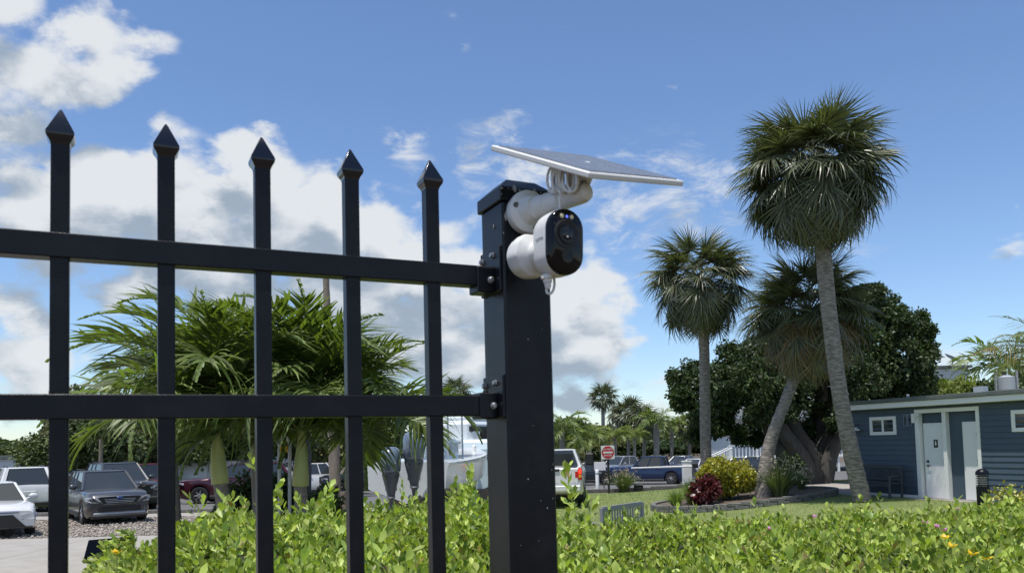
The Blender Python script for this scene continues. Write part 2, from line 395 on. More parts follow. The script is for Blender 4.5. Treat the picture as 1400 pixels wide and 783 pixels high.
sheet('gravel_strip', MT['gravelbed'], rect(-45, -4, 21.5, 27.5), 0)
sheet('grass_island', MT['lawn'], rect(-30, -4, 29.0, 31), .004)
sheet('sidewalk', MT['conc'], rect(-45, -4, 27.5, 29.0), .02)
# concrete drive: separate slabs with open joints
drv = bpy.data.objects.new('driveway', None); COL.objects.link(drv); tag(drv, kind='structure')
sb = MB().box((0, 0, -.06), (2.98, 2.68, .12), ch=.012); slab = sb.build('slab', MT['conc'], drv)
first = True
for i in range(9):
    for j in range(5):
        o = slab if first else inst('slab', slab.data, drv); first = False
        o.location = (-27.5+3*i, 9.35+2.7*j, .012+random.uniform(-.002, .002)); o.rotation_euler = (0, 0, R(random.choice((0, 180))))
# gravel stones
tv = np.array([[1, 0, 0], [-.8, .3, 0], [.1, 1, .1], [0, -.9, 0], [.1, .1, .8], [-.1, 0, -.6]], float)
tf = np.array([[0, 2, 4], [2, 1, 4], [1, 3, 4], [3, 0, 4], [2, 0, 5], [1, 2, 5], [3, 1, 5], [0, 3, 5]])
n = 9000; T = np.stack([rng.uniform(-26, -4, n), rng.uniform(21.5, 27.4, n), np.zeros(n)+.015], 1)
V, F = scatter(tv, tf, bases(rng.normal(size=(n, 3)), rng.uniform(0, 6, n), rng.uniform(.02, .06, n)), T)
o = inst('gravel', npmesh('gravel', V, F, MT['gravel'])); tag(o, 'loose pale stones scattered on the strip before the parked cars', 'gravel', kind='stuff')
# grass tufts on the lawn
tv = np.array([[-.05, 0, 0], [.05, 0, 0], [.02, .5, .08], [0, 1, .3]], float); tf = np.array([[0, 1, 2], [0, 2, 3]])
n = 70000; X = rng.uniform(1.2, 16, n); Y = 8+rng.random(n)**.8*27
keep = ~((X > 10) & (Y > 23.3-(X-10.5)*2.0) & (Y < 31)) & (((X-6.9)/3.1)**2+((Y-25.3)/2.1)**2 > 1)
X, Y = X[keep], Y[keep]; n = len(X); T = np.stack([X, Y, tz(X, Y)], 1)
D = rng.normal(size=(n, 3))*.5; D[:, 2] = 1
V, F = scatter(tv, tf, bases(D, rng.uniform(0, 6, n), rng.uniform(.03, .075, n)), T)
o = inst('grass', npmesh('grass', V, F, MT['blade'])); tag(o, 'short mown grass blades over the lawn', 'grass', kind='stuff')
# painted bay lines in the lot
pl_ = bpy.data.objects.new('bay_markings', None); COL.objects.link(pl_); tag(pl_, kind='structure')
def strip_mesh(p, q, w, dz, n=20):
    m = MB(); p = Vector(p); q = Vector(q); d = (q-p).normalized(); s_ = Vector((-d.y, d.x, 0))*w/2; vs = []
    for i in range(n+1):
        c = p.lerp(q, i/n)
        for e in (c+s_, c-s_): vs.append((e.x, e.y, float(tz(e.x, e.y))+dz))
    return m.add(vs, [(2*i, 2*i+1, 2*i+3, 2*i+2) for i in range(n)])
for y0, xs in ((43, range(3, 30, 3)), (62, range(3, 40, 3))):
    for x in xs: strip_mesh((x, y0, 0), (x+2.0, y0+5, 0), .12, .006).build('bay_line', MT['line'], pl_)
strip_mesh((2, 40.2, 0), (26, 40.2, 0), .15, .006, 60).build('edge_line', MT['line'], pl_)
# kerb stones along the near edge of the lot
kb = bpy.data.objects.new('kerb', None); COL.objects.link(kb); tag(kb, kind='structure')
ks = MB().box((0, 0, .05), (1.18, .16, .24), ch=.015).build('kerb_stone', MT['conc2'], kb); first = True
for i in range(26):
    x = 2+1.2*i
    o = ks if first else inst('kerb_stone', ks.data, kb); first = False; o.location = (x, 36.6, float(tz(x, 36.6)))
for i in range(16):
    x = -5-1.2*i; o = inst('kerb_stone', ks.data, kb); o.location = (x, 29.1, float(tz(x, 29.1))-.02)
hillv = MB()

# ================================================================ FENCE
u = Vector((.902, .432, 0)).normalized(); nrm = Vector((u.y, -u.x, 0)); UP = Vector((0, 0, 1))
FM = Matrix((u, -nrm, UP)).transposed()           # local x along the fence, y away from the camera
C0 = Vector((-.0073, 1.14, 0)); PW = .0763
PC = C0+u*PW/2-nrm*PW/2
fence = thing('iron_fence', 'black metal fence with spear-pointed pickets bolted to a square post', 'fence', (PC.x, PC.y, 0))
def fbox(c, size, ch=.0015): return MB().box(c, size, FM, ch)
fbox(PC+UP*1.275, (PW, PW, 2.55), .003).build('post', MT['black'], fence)
capm = MB()
hw = PW/2+.0045
capm.box(PC+UP*2.5595, (2*hw, 2*hw, .021), FM, .0015)
vs = [PC+FM @ Vector((x*a, y*a, z)) for a, z in ((hw-.001, 2.5695), (hw*.55, 2.586)) for x, y in ((-1, -1), (1, -1), (1, 1), (-1, 1))]
capm.add(vs, [(0, 1, 5, 4), (1, 2, 6, 5), (2, 3, 7, 6), (3, 0, 4, 7), (4, 5, 6, 7)])
cap = capm.build('post_cap', MT['black'], fence)
sp = MB()
for a, b, z, r in ((-.012, 0, 2.558, .0035), (.010, 0, 2.562, .0045), (.013, 0, 2.552, .003), (.024, 0, 2.560, .003), (-.004, 0, 2.549, .002), (.012, 0, 2.5675, .0035), (-.020, 0, 2.5675, .005)):
    sp.ell(PC+u*a+nrm*(hw+.0001)+UP*z, (r*.7, r*.4, r), 7, 5, .6)
for k in range(26):
    sp.ell(PC+u*random.uniform(-hw, hw)+nrm*(hw+.0001)+UP*(2.566 if random.random() < .5 else random.uniform(2.547, 2.566)), (random.uniform(.0006, .0022),)*2+(random.uniform(.0006, .0015),), 6, 4, .5)
tag(sp.build('dirt_specks', MT['dust'], cap), kind='stuff')
sp = MB()
for k in range(16):
    sp.ell(PC+u*random.uniform(-.5, .5)*PW+nrm*(PW/2+.0001)+UP*random.uniform(1.9, 2.52), (random.uniform(.0003, .0009),)*2+(random.uniform(.0004, .0014),), 6, 4, .5)
sp.ell(C0+u*.005+UP*2.527, (.0028, .0008, .006), 8, 6, .6); sp.ell(C0-nrm*.03-u*.0001+UP*2.518, (.001, .002, .004), 8, 6, .6)
tag(sp.build('dirt_specks', MT['dust'], fence), kind='stuff')
RW, RH = .0255, .029
for top in (2.458, 2.270, .33):
    a = PC-u*(PW/2+.004); b = PC-u*1.05; c = (a+b)/2+UP*(top-RH/2)
    fbox(c, ((a-b).length, RW, RH), .0012).build('rail', MT['black'], fence)
pk = [.5955, .481, .366, .249, .1335]
pm = MB().box((0, 0, 1.34), (.0196, .0196, 2.45), FM, .0012)
hd = MB()
def sq(z, h): return [FM @ Vector((x*h, y*h, z)) for x, y in ((-1, -1), (1, -1), (1, 1), (-1, 1))]
prof = [(2.5635, .0100), (2.5655, .0104), (2.5680, .0116), (2.5715, .0140), (2.5745, .0150), (2.5775, .0149), (2.6045, .0028), (2.608, .0010)]
vs = []
for z, h in prof: vs += sq(z, h)
hd.add(vs, [(i*4+k, i*4+(k+1) % 4, i*4+4+(k+1) % 4, i*4+4+k) for i in range(len(prof)-1) for k in range(4)]+[(28, 29, 30, 31)])
for k, t in enumerate(pk):
    o = PC-u*t; 
    if k == 0:
        p0 = pm.build('picket', MT['black'], None); h0 = hd.build('spear_point', MT['tip'], None, smooth=True, ang=50, bevel=.0008)
        pd, hdm = p0.data, h0.data; p0.parent = fence; h0.parent = p0; pp = p0
    else:
        pp = inst('picket', pd, fence); hh = inst('spear_point', hdm, pp); bv = hh.modifiers.new('edge', 'BEVEL'); bv.width = .0008; bv.segments = 2; bv.angle_limit = R(30); bv.limit_method = 'ANGLE'
    pp.location = o-Vector((PC.x, PC.y, 0))
# brackets: plate on the post's left face, wrap over the front, boot round the rail
lf = PC-u*PW/2
for top, hh in ((2.485, .066), (2.299, .062)):
    zc = top-hh/2; m = MB()
    m.box(lf-u*.0022+UP*zc, (.0044, .0700, hh), FM, .0012)
    m.box(lf-u*.0178+UP*(top-hh+.0185), (.0275, RW+.008, .037), FM, .0015)
    br = m.build('bracket', MT['black'], fence)
    for a, b, z in ((-1, -.026, hh-.013), (-1, .012, hh-.011), (0, 0, .018)):
        b_ = MB()
        if a < 0: base = lf-u*.0045+nrm*b+UP*(top-hh+z); ax = -u
        else: base = lf-u*.011+nrm*((RW+.008)/2+.0002)+UP*(top-hh+z); ax = nrm
        b_.lathe(base, ax, [(-.001, .0052), (.0012, .0052), (.0014, .0040), (.0045, .0040), (.0052, .003)], 6 if a < 0 else 14)
        b_.build('bolt', MT['steel'], br, bevel=.0003)
    b_ = MB().lathe(lf-u*.018+nrm*.004+UP*(top-hh+.0355), UP, [(-.001, .0042), (.003, .0042), (.0052, .0030)], 12)
    b_.build('bolt', MT['black'], br)

# ================================================================ SECURITY CAMERA
cp = P(772, 331, 1.055)
fn = Vector((.47, -.875, -.05)).normalized()          # the way the camera looks
fx = Vector((0, 0, 1)).cross(-fn).normalized(); fx = fn.cross(UP).normalized()*-1
fy = fx.cross(fn).normalized()
if fy.z < 0: fy = -fy
secam = thing('security_camera', 'white security camera with oval black face, fixed to the fence post below the panel arm', 'security camera', (cp.x, cp.y, cp.z-.04))
# make fx point to the viewer's right
if fx.x < 0: fx = -fx
def stad(w, h, n=14, s=1.0):
    r = w/2; pts = []
    for i in range(n+1): a = math.pi*i/n; pts.append((math.cos(a)*r*s, (h/2-r)+math.sin(a)*r*s))
    for i in range(n+1): a = math.pi+math.pi*i/n; pts.append((math.cos(a)*r*s, -(h/2-r)+math.sin(a)*r*s))
    return pts
def ringloft(levels, cap0=True, cap1=True):
    """levels: list of (poly, depth along fn) in the camera's axes"""
    m = MB(); vs = []; k = len(levels[0][0])
    for poly, d in levels: vs += [cp+fx*x+fy*y+fn*d for x, y in poly]
    fs = [(i*k+j, i*k+(j+1) % k, (i+1)*k+(j+1) % k, (i+1)*k+j) for i in range(len(levels)-1) for j in range(k)]
    if cap0: fs.append(tuple(range(k-1, -1, -1)))
    if cap1: b = (len(levels)-1)*k; fs.append(tuple(range(b, b+k)))
    return m.add(vs, fs)
WW, HH = .0550, .0885
sh = [(stad(WW*.55, HH*.72), -.049), (stad(WW*.86, HH*.90), -.043), (stad(WW*.97, HH*.975), -.034), (stad(WW*1.0, HH), -.024), (stad(WW, HH), -.004)]
ringloft(sh).build('housing', MT['plastic'], secam, smooth=True, ang=50)
fc = [(stad(WW*.985, HH*.99), -.0045), (stad(WW*.985, HH*.99), .002), (stad(WW*.955, HH*.972), .0042), (stad(WW*.90, HH*.945), .0050)]
face = ringloft(fc).build('face', MT['gloss'], secam, smooth=True, ang=60)
def disc(x, y, prof, m, name, par, n=28):
    return MB().lathe(cp+fx*x+fy*y, fn, prof, n, x=fx).build(name, m, par, smooth=True, ang=40)
disc(0, .010, [(.0045, .0195), (.0062, .0192), (.0066, .0175), (.0058, .0165)], MT['dplas'], 'lens_ring', face)
disc(0, .010, [(.0045, .0128), (.0072, .0126), (.0074, .0108)], MT['gloss'], 'lens_ring', face)
disc(0, .010, [(.005, .0100), (.0072, .0095), (.0082, .006), (.0086, .001)], MT['lens'], 'lens', face)
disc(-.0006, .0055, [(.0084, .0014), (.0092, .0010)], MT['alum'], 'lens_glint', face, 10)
for dx, m_, r in ((-.0075, 'led', .0037), (0, 'ledblue', .0024), (.0075, 'led', .0037)):
    q = disc(dx, .0330, [(.0045, r*1.35), (.0056, r*1.3), (.0056, r)], MT['dplas'], 'lamp', face, 16)
    disc(dx, .0330, [(.005, r*.92), (.0060, r*.7), (.0064, r*.1)], MT[m_], 'diode', q, 14)
q = disc(.001, -.0195, [(.0045, .0092), (.0056, .0088), (.0060, .004)], MT['gloss'], 'motion_sensor', face, 18)
disc(-.0180, .022, [(.0045, .0022), (.0053, .0020)], MT['dplas'], 'light_sensor', face, 10)
# maker's name on the side
sidew = -fx
text(secam, 'maker_name', 'reolink', cp-fx*(WW/2+.0004)-fn*.020+fy*.006, fn, fy, .0052, MT['silver'], .0002)
# knob mount behind it
kc = P(727, 350, 1.105); kn = (nrm*.9+Vector((.25, 0, 0))).normalized()
km = MB(); prof = [(-.022, .027), (-.014, .0300), (-.002, .0308), (.004, .0295), (.008, .0240), (.012, .0175), (.030, .0155)]
Fm = frame(kn); n = 40; vs = []; fs = []
for i, (h, r) in enumerate(prof):
    for k in range(n):
        a = 2*math.pi*k/n; rr = r*(1+(.014*(1 if (k//2) % 2 else -1) if 1 <= i <= 3 else 0)); vs.append(kc+Fm @ Vector((math.cos(a)*rr, math.sin(a)*rr, h)))
fs = [(i*n+k, i*n+(k+1) % n, (i+1)*n+(k+1) % n, (i+1)*n+k) for i in range(len(prof)-1) for k in range(n)]+[tuple(range(n-1, -1, -1)), tuple(range((len(prof)-1)*n, len(prof)*n))]
km.add(vs, fs).build('mount_knob', MT['plastic'], secam, smooth=True, ang=30)
MB().tube([kc+kn*.01, cp-fn*.045-fy*.012], [.017, .015], 20).build('neck', MT['plastic'], secam, smooth=True)
q0 = P(748, 381, 1.07)
MB().lathe(q0+Vector((0, 0, .006)), (.05, 0, -1), [(0, .006), (.002, .0085), (.006, .0085), (.007, .0062), (.011, .006), (.012, .0048), (.016, .0045), (.020, .003)], 16).build('plug', MT['plastic'], secam, smooth=True, ang=30)
pts = [P(747, 392, 1.075), P(748, 400, 1.074), P(753, 401, 1.074), P(757, 395, 1.076), P(758, 385, 1.08), P(756, 372, 1.09), P(750, 350, 1.10), P(745, 320, 1.11)]
def spl(pts, k=6):
    out = []; n = len(pts)
    for i in range(n-1):
        p0, p1, p2, p3 = pts[max(i-1, 0)], pts[i], pts[i+1], pts[min(i+2, n-1)]
        for j in range(k):
            t = j/k; out.append(.5*((2*p1)+(p2-p0)*t+(2*p0-5*p1+4*p2-p3)*t*t+(3*p1-p0-3*p2+p3)*t**3))
    return out+[pts[-1]]
MB().tube(spl(pts), .0018, 8).build('cable', MT['whitecable'], secam, smooth=True)

# ================================================================ SOLAR PANEL ON ITS ARM
pa, pf, pr = P(674.5, 199, 1.12), P(803, 236, .99), P(933, 248, 1.12)
pb = pa+pr-pf
arm_a = P(726, 288, 1.138); arm_b = P(803, 262, 1.055)
sol = thing('solar_panel', 'tilted solar panel on a short white arm near the fence post top', 'solar panel', tuple(arm_a))
e1 = (pr-pf).normalized(); e2 = (pa-pf); e2 = (e2-e1*e2.dot(e1)).normalized(); en = e1.cross(e2)
if en.z < 0: en = -en
w1, w2 = (pr-pf).length, (pa-pf).length; pc_ = (pf+pr+pa+pb)/4
PMx = Matrix((e1, e2, en)).transposed()
MB().box(pc_-en*.0032, (w1, w2, .0078), PMx, .0015).build('panel_frame', MT['plastic'], sol)
gl = MB().box(pc_+en*.0012, (w1-.016, w2-.016, .0018), PMx).build('glass', MT['pv'], sol)
fing = MB()
for i in range(1, 6): fing.box(pc_+en*.0022+e1*((w1-.016)*(i/6-.5)), (.0008, w2-.018, .0003), PMx)
for i in range(1, 3): fing.box(pc_+en*.0022+e2*((w2-.016)*(i/3-.5)), (w1-.018, .0008, .0003), PMx)
fing.build('busbar', MT['silver'], gl)
pj = pc_-en*.004+e1*.0
MB().box(pj-en*.003, (.06, .05, .008), PMx, .003).build('back_box', MT['plastic'], sol)
MB().lathe(arm_a, nrm, [(-.022, .0300), (-.008, .0315), (-.004, .0312), (-.002, .029), (.001, .022), (.008, .0185), (.02, .0165)], 32).build('wall_plate', MT['plastic'], sol, smooth=True, ang=40)
ad = (arm_b-arm_a)
for ang_ in (75, 195, 315):
    a_ = R(ang_); Fq = frame(nrm)
    MB().lathe(arm_a+Fq @ Vector((math.cos(a_)*.024, math.sin(a_)*.0245, -.0010)), nrm, [(0, .0042), (.0022, .0040), (.0026, .0030), (.0012, .001)], 10).build('screw', MT['stem2'], sol, smooth=True)
arm = MB(); L_ = ad.length
arm.lathe(arm_a, ad, [(0, .0185), (.02, .0170), (.034, .0158), (.035, .0168), (.037, .0168), (.038, .0155), (.062, .0148), (.063, .0158), (.065, .0158), (.066, .0138), (L_-.02, .0138), (L_-.008, .0135), (L_, .011), (L_+.004, .006)], 28)
arm.build('arm', MT['plastic'], sol, smooth=True, ang=30)
st_a = arm_b-ad.normalized()*.006; st_b = pj-en*.006+e1*.0
MB().tube([st_a+UP*.004, st_a+UP*.016], .004, 10).build('ball_joint', MT['steel'], sol, smooth=True)
MB().tube([st_a+UP*.014, (st_a+UP*.014).lerp(st_b, .35), st_b], [.009, .0105, .013], 16).build('swivel', MT['plastic'], sol, smooth=True)
# coil of cable hanging between the arm and the panel
cb = MB()
for k in range(9):
    c = P(757+k*3.2, 245, 1.075-.003*k); r1, r2 = .0055+.006*random.random(), .016+.004*random.random(); ph = random.uniform(0, 6)
    loop = []
    for j in range(15):
        a = 2*math.pi*j/14; loop.append(c+Vector((math.cos(a)*r1, math.sin(a+ph)*.006, math.sin(a)*r2)))
    cb.tube(loop, .0019, 7, cap=False)
cb.tube(spl([P(757, 262, 1.06), P(755, 245, 1.06), P(762, 232, 1.06), P(775, 227, 1.06), P(795, 231, 1.05)]), .002, 7)
cb.build('cable_coil', MT['whitecable'], sol, smooth=True)
tie = MB(); tie.tube([P(750, 262, 1.085), P(757, 252, 1.07), P(766, 262, 1.06), P(765, 285, 1.06), P(757, 290, 1.075)], .0016, 6); tie.build('cable_tie', MT['whitecable'], sol, smooth=True)

# ================================================================ HEDGE
HT = 1.675
def hx0(y): return -.46*y-.10+.06*np.sin(y*5)+.10*np.sin(y*2.1+1)      # left boundary
HX1, HY0, HY1 = 5.6, 1.75, 6.0
def htop(x, y):
    z = HT+.05*np.sin(1.7*x+.8)*np.sin(1.3*y)+.035*np.sin(4.3*x+1.9*y)+.03*np.sin(3.1*y-2.2*x)+.03*np.sin(9*x+2*y)*np.sin(7*y)
    z = z-.085*np.exp(-((x-.75)/.5)**2)*smooth((y-3.5)/2)+.07*smooth((x-1.5)/3)+.125*smooth((x+2.5)/1.2)*(1-smooth((x-.05)/.45))
    e = np.minimum(np.minimum(x-hx0(y), y-HY0), HY1-y); z = z-.28*(1-smooth(e/.45))**2
    return z
lv = np.array([[0, 0, 0], [-.20, .35, .05], [.20, .35, .05], [0, .40, -.03], [-.27, .70, .06], [.27, .70, .06], [0, .72, -.02], [0, 1.0, .05]], float)
lf_ = np.array([[0, 3, 1], [0, 2, 3], [1, 3, 6], [1, 6, 4], [3, 2, 5], [3, 5, 6], [4, 6, 7], [6, 5, 7]])
def sprigs(n, xs, ys, zs, up, nl=9, ln=(.035, .055), hgt=(.05, .14)):
    """leaf directions, places and sizes of n upright sprigs"""
    ax = rng.normal(size=(n, 3))*.28; ax += up; ax /= np.linalg.norm(ax, axis=1, keepdims=True)
    hg = rng.uniform(*hgt, n); k = np.tile(np.arange(nl), (n, 1)); t = (k+.5)/nl
    phi = k*2.4+rng.uniform(0, 6.28, n)[:, None]
    tmp = np.tile(np.array([1., .2, .1]), (n, 1)); b1 = np.cross(ax, tmp); b1 /= np.linalg.norm(b1, axis=1, keepdims=True); b2 = np.cross(ax, b1)
    tilt = (1.15-.80*t)+rng.normal(size=t.shape)*.15
    D = np.sin(tilt)[..., None]*(np.cos(phi)[..., None]*b1[:, None]+np.sin(phi)[..., None]*b2[:, None])+np.cos(tilt)[..., None]*ax[:, None]
    base = np.stack([xs, ys, zs], 1)
    T = base[:, None]+ax[:, None]*(t*hg[:, None])[..., None]
    sz = rng.uniform(*ln, (n, nl))*(1-.25*np.abs(t-.4))*(.8+.3*t)
    return D.reshape(-1, 3), T.reshape(-1, 3), sz.ravel(), np.repeat(ax, nl, 0)
def leafbases(D, A, sz, wid=1.0):
    """leaves lie with their upper face towards the sprig axis"""
    d = D/np.linalg.norm(D, axis=1, keepdims=True); x = np.cross(d, A); l = np.linalg.norm(x, axis=1, keepdims=True); x = x/np.maximum(l, 1e-6); z = np.cross(x, d)
    r = rng.normal(size=len(d))*.35; c, s_ = np.cos(r)[:, None], np.sin(r)[:, None]; x, z = x*c+z*s_, -x*s_+z*c
    return np.stack([x*wid, d, z], axis=2)*sz[:, None, None]
n = 19500; ys = HY0+rng.random(n)*(HY1-HY0); xs = hx0(ys)+rng.random(n)*(HX1-hx0(ys))
zs = htop(xs, ys)-.10-.07*rng.random(n)
D, T, sz, A = sprigs(n, xs, ys, zs, np.array([0, -.05, 1.]), 9, (.028, .054), (.04, .12))
# taller shoots standing out of the clipped top
n2 = 420; ys = HY0+rng.random(n2)*(HY1-HY0); xs = hx0(ys)+rng.random(n2)*(HX1-hx0(ys)); xs[:200] = rng.uniform(-1, 1.0, 200)*.9
cent = [(335, 3.2, .22), (268, 3.6, .10), (640, 3.6, .36), (655, 3.4, .40), (628, 3.8, .22), (150, 3.6, .12), (185, 3.4, .10), (370, 3.6, .2), (450, 3.6, .15), (500, 3.6, .02), (410, 3.4, .13), (480, 4, .04), (772, 3.1, .30), (778, 3.6, .24), (786, 3.5, .12), (1000, 3.6, .18), (1040, 3.7, .14), (1140, 5.0, .1), (310, 3.0, .06), (385, 3.4, .06), (430, 4.0, .10), (610, 3.5, .05), (680, 3.9, .06), (1140, 5.3, .04), (1170, 5.4, .05)]
for k, (px, d, e) in enumerate(cent*4):
    xs[k] = (px-700+rng.normal()*8)/FOC*d; ys[k] = d+rng.normal()*.12
e_ = rng.uniform(-.02, .07, n2); e_[:len(cent)*4] = np.array([c[2] for c in cent]*4)*rng.uniform(.4, 1, len(cent)*4)
D2, T2, sz2, A2 = sprigs(n2, xs, ys, htop(xs, ys)-.10+e_, np.array([0, 0, 1.]), 9, (.038, .06), (.10, .2))
# side faces
n3 = 5200; side = rng.integers(0, 3, n3); yy = HY0+rng.random(n3)*(HY1-HY0); xr = rng.uniform(hx0(HY0), HX1, n3); zz = rng.uniform(.05, 1.62, n3)
xs = np.where(side == 0, hx0(yy)+.03, xr); ys = np.where(side == 0, yy, np.where(side == 1, HY0+.03, HY1-.03))
okk = xs > hx0(ys)-.01; xs, ys, zz, side = xs[okk], ys[okk], zz[okk], side[okk]
upd = np.stack([np.where(side == 0, -1., 0), np.where(side == 1, -1., np.where(side == 2, 1., 0)), np.full(len(xs), .5)], 1)
D3, T3, sz3, A3 = sprigs(len(xs), xs, ys, zz, upd, 8, (.04, .06))
D, T, sz, A = np.concatenate([D, D2, D3]), np.concatenate([T, T2, T3]), np.concatenate([sz, sz2, sz3]), np.concatenate([A, A2, A3])
LB = leafbases(D, A, sz)
# the 300 leaves that show largest are single leaves
w = np.einsum('nij,j->ni', LB, np.array([0, 1., 0])); view = T-np.array(EYE); dist = np.linalg.norm(view, axis=1)
pxx = 700+view[:, 0]/view[:, 1]*FOC; pyy = 606-view[:, 2]/view[:, 1]*FOC
vis = (pxx > 60) & (pxx < 1400) & (pyy < 775) & (T[:, 2] > htop(T[:, 0], T[:, 1])-.03)
sc_ = np.where(vis, sz/dist*np.abs(np.cross(D/np.linalg.norm(D, axis=1, keepdims=True), view/dist[:, None])).sum(1), 0)
top = np.argsort(-sc_)[:300]; rest = np.ones(len(T), bool); rest[top] = False
hroot = thing('clipped_hedge', 'waist-high clipped hedge of bright green oval leaves filling the foreground behind the fence', 'hedge', (1.5, 3.8, 0))
org = np.array([1.5, 3.8, 0])
pickr = rng.random(len(T)); low_ = (T[:, 2] < htop(T[:, 0], T[:, 1])-.10)  # darker green leaves picked at random, more of them low down
for nm_, mt_, sel in (('foliage', 'hedge', rest & (pickr > .025) & ~((pickr < .16) | (low_ & (pickr < .5)))), ('dry_leaves', 'hedgedry', rest & (pickr <= .025)), ('dark_leaves', 'hedgedark', rest & (pickr > .025) & ((pickr < .16) | (low_ & (pickr < .5))))):
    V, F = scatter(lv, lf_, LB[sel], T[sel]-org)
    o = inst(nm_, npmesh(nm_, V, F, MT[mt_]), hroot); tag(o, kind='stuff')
lme = npmesh('leaf', lv, lf_, MT['hedgeo'])
for i in top:
    m4 = Matrix([list(LB[i][r])+[T[i][r]-org[r]] for r in range(3)]+[[0, 0, 0, 1]])
    o = bpy.data.objects.new('leaf', lme); COL.objects.link(o); o.parent = hroot; o.matrix_local = m4
# dark skin under the leaves: shade of the inner foliage put into its colour
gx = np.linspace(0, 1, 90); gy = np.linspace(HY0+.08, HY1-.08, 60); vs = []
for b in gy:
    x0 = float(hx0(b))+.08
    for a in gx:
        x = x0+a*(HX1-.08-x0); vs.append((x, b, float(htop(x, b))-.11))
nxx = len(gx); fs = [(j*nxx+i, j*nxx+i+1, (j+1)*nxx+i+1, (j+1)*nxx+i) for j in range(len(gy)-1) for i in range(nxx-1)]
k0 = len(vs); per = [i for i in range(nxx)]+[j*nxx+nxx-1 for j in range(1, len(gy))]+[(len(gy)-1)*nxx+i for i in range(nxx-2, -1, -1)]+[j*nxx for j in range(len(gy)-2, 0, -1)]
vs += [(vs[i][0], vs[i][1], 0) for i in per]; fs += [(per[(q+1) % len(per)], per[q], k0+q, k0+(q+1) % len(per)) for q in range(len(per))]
MB().add(vs, fs).build('dark_core', MT['hedgein'], hroot, smooth=True)
# flowers in the hedge (each cluster small)
def flower(name, px, py, d, m, label, r=.016, cat='flower', group=None):
    p = P(px, py, d); p.z = max(p.z, float(htop(p.x, p.y))-.02)
    t = thing(name, label, cat, tuple(p), group=group)
    for k in range(5):
        a = k*1.257+random.random(); q = Vector((math.cos(a), math.sin(a)*.8-.3, .6)).normalized()
        b = MB(); b.add([p, p+q*r*.6+q.cross(UP).normalized()*r*.35, p+q*r*1.15, p+q*r*.6-q.cross(UP).normalized()*r*.35+UP*r*.1], [(0, 1, 2), (0, 2, 3)]).build('petal', m, t)
    MB().tube([p, p-UP*.12], .0015, 5).build('stalk', MT['stem'], t)
for i, (px, py, d) in enumerate(((1052, 724, 4.1), (1113, 707, 4.8), (1265, 715, 4.3), (1281, 721, 4.1), (1292, 737, 3.8), (1309, 697, 5), (1350, 685, 5.5))):
    flower('pink_flower', px, py, d, MT['pink'], ['small purple flower alone in the hedge near its middle', 'pale purple flower at the far edge of the hedge near the leaning palm', 'upper of the two purple flowers close together in the hedge', 'lower of the two purple flowers close together in the hedge', 'purple flower just above the yellow blooms in the hedge', 'pink flower at the back of the hedge before the blue wall', 'pink flower at the foot of the bollard light'][i], .022, group='purple flowers in the hedge')
for i, (px, py, d) in enumerate(((1292, 755, 3.4), (1302, 765, 3.3), (1330, 772, 3.2), (1350, 779, 3.15), (1296, 693, 5.2), (160, 757, 3.0))):
    flower('yellow_flower', px, py, d, MT['yellow'], ['upper of the big yellow blooms at the front of the hedge', 'second yellow bloom just below the upper one', 'yellow bloom right of the pair at the front of the hedge', 'lowest yellow bloom at the front of the hedge', 'small yellow bloom at the back of the hedge below the pink one', 'yellow bloom at the end of the hedge by the black board'][i], .026 if i != 4 else .015, group='yellow flowers in the hedge')

# ================================================================ PALMS
def strips(lines, widths, side):
    """ribbons: lines (n,k,3) centre points, widths (n,k), side (n,k,3) unit across vectors -> tris with a slight V fold"""
    n, k, _ = lines.shape
    l = lines-side*widths[..., None]/2; r = lines+side*widths[..., None]/2
    V = np.stack([l, r], 2).reshape(n, k*2, 3); F = []
    for i in range(k-1): F += [(2*i, 2*i+1, 2*i+3), (2*i, 2*i+3, 2*i+2)]
    F = np.array(F); F = F[None]+(np.arange(n)*k*2)[:, None, None]
    return V.reshape(-1, 3), F.reshape(-1, 3)
def join(parts):
    V = []; F = []; k = 0
    for v, f in parts: V.append(v); F.append(f+k); k += len(v)
    return np.concatenate(V), np.concatenate(F)
def nt_tube(pts, rad, n=5):
    m = MB().tube(pts, rad, n, cap=False); V = np.array(m.v); F = []
    for q in m.f: F += [(q[0], q[1], q[2]), (q[0], q[2], q[3])]
    return V, np.array(F)
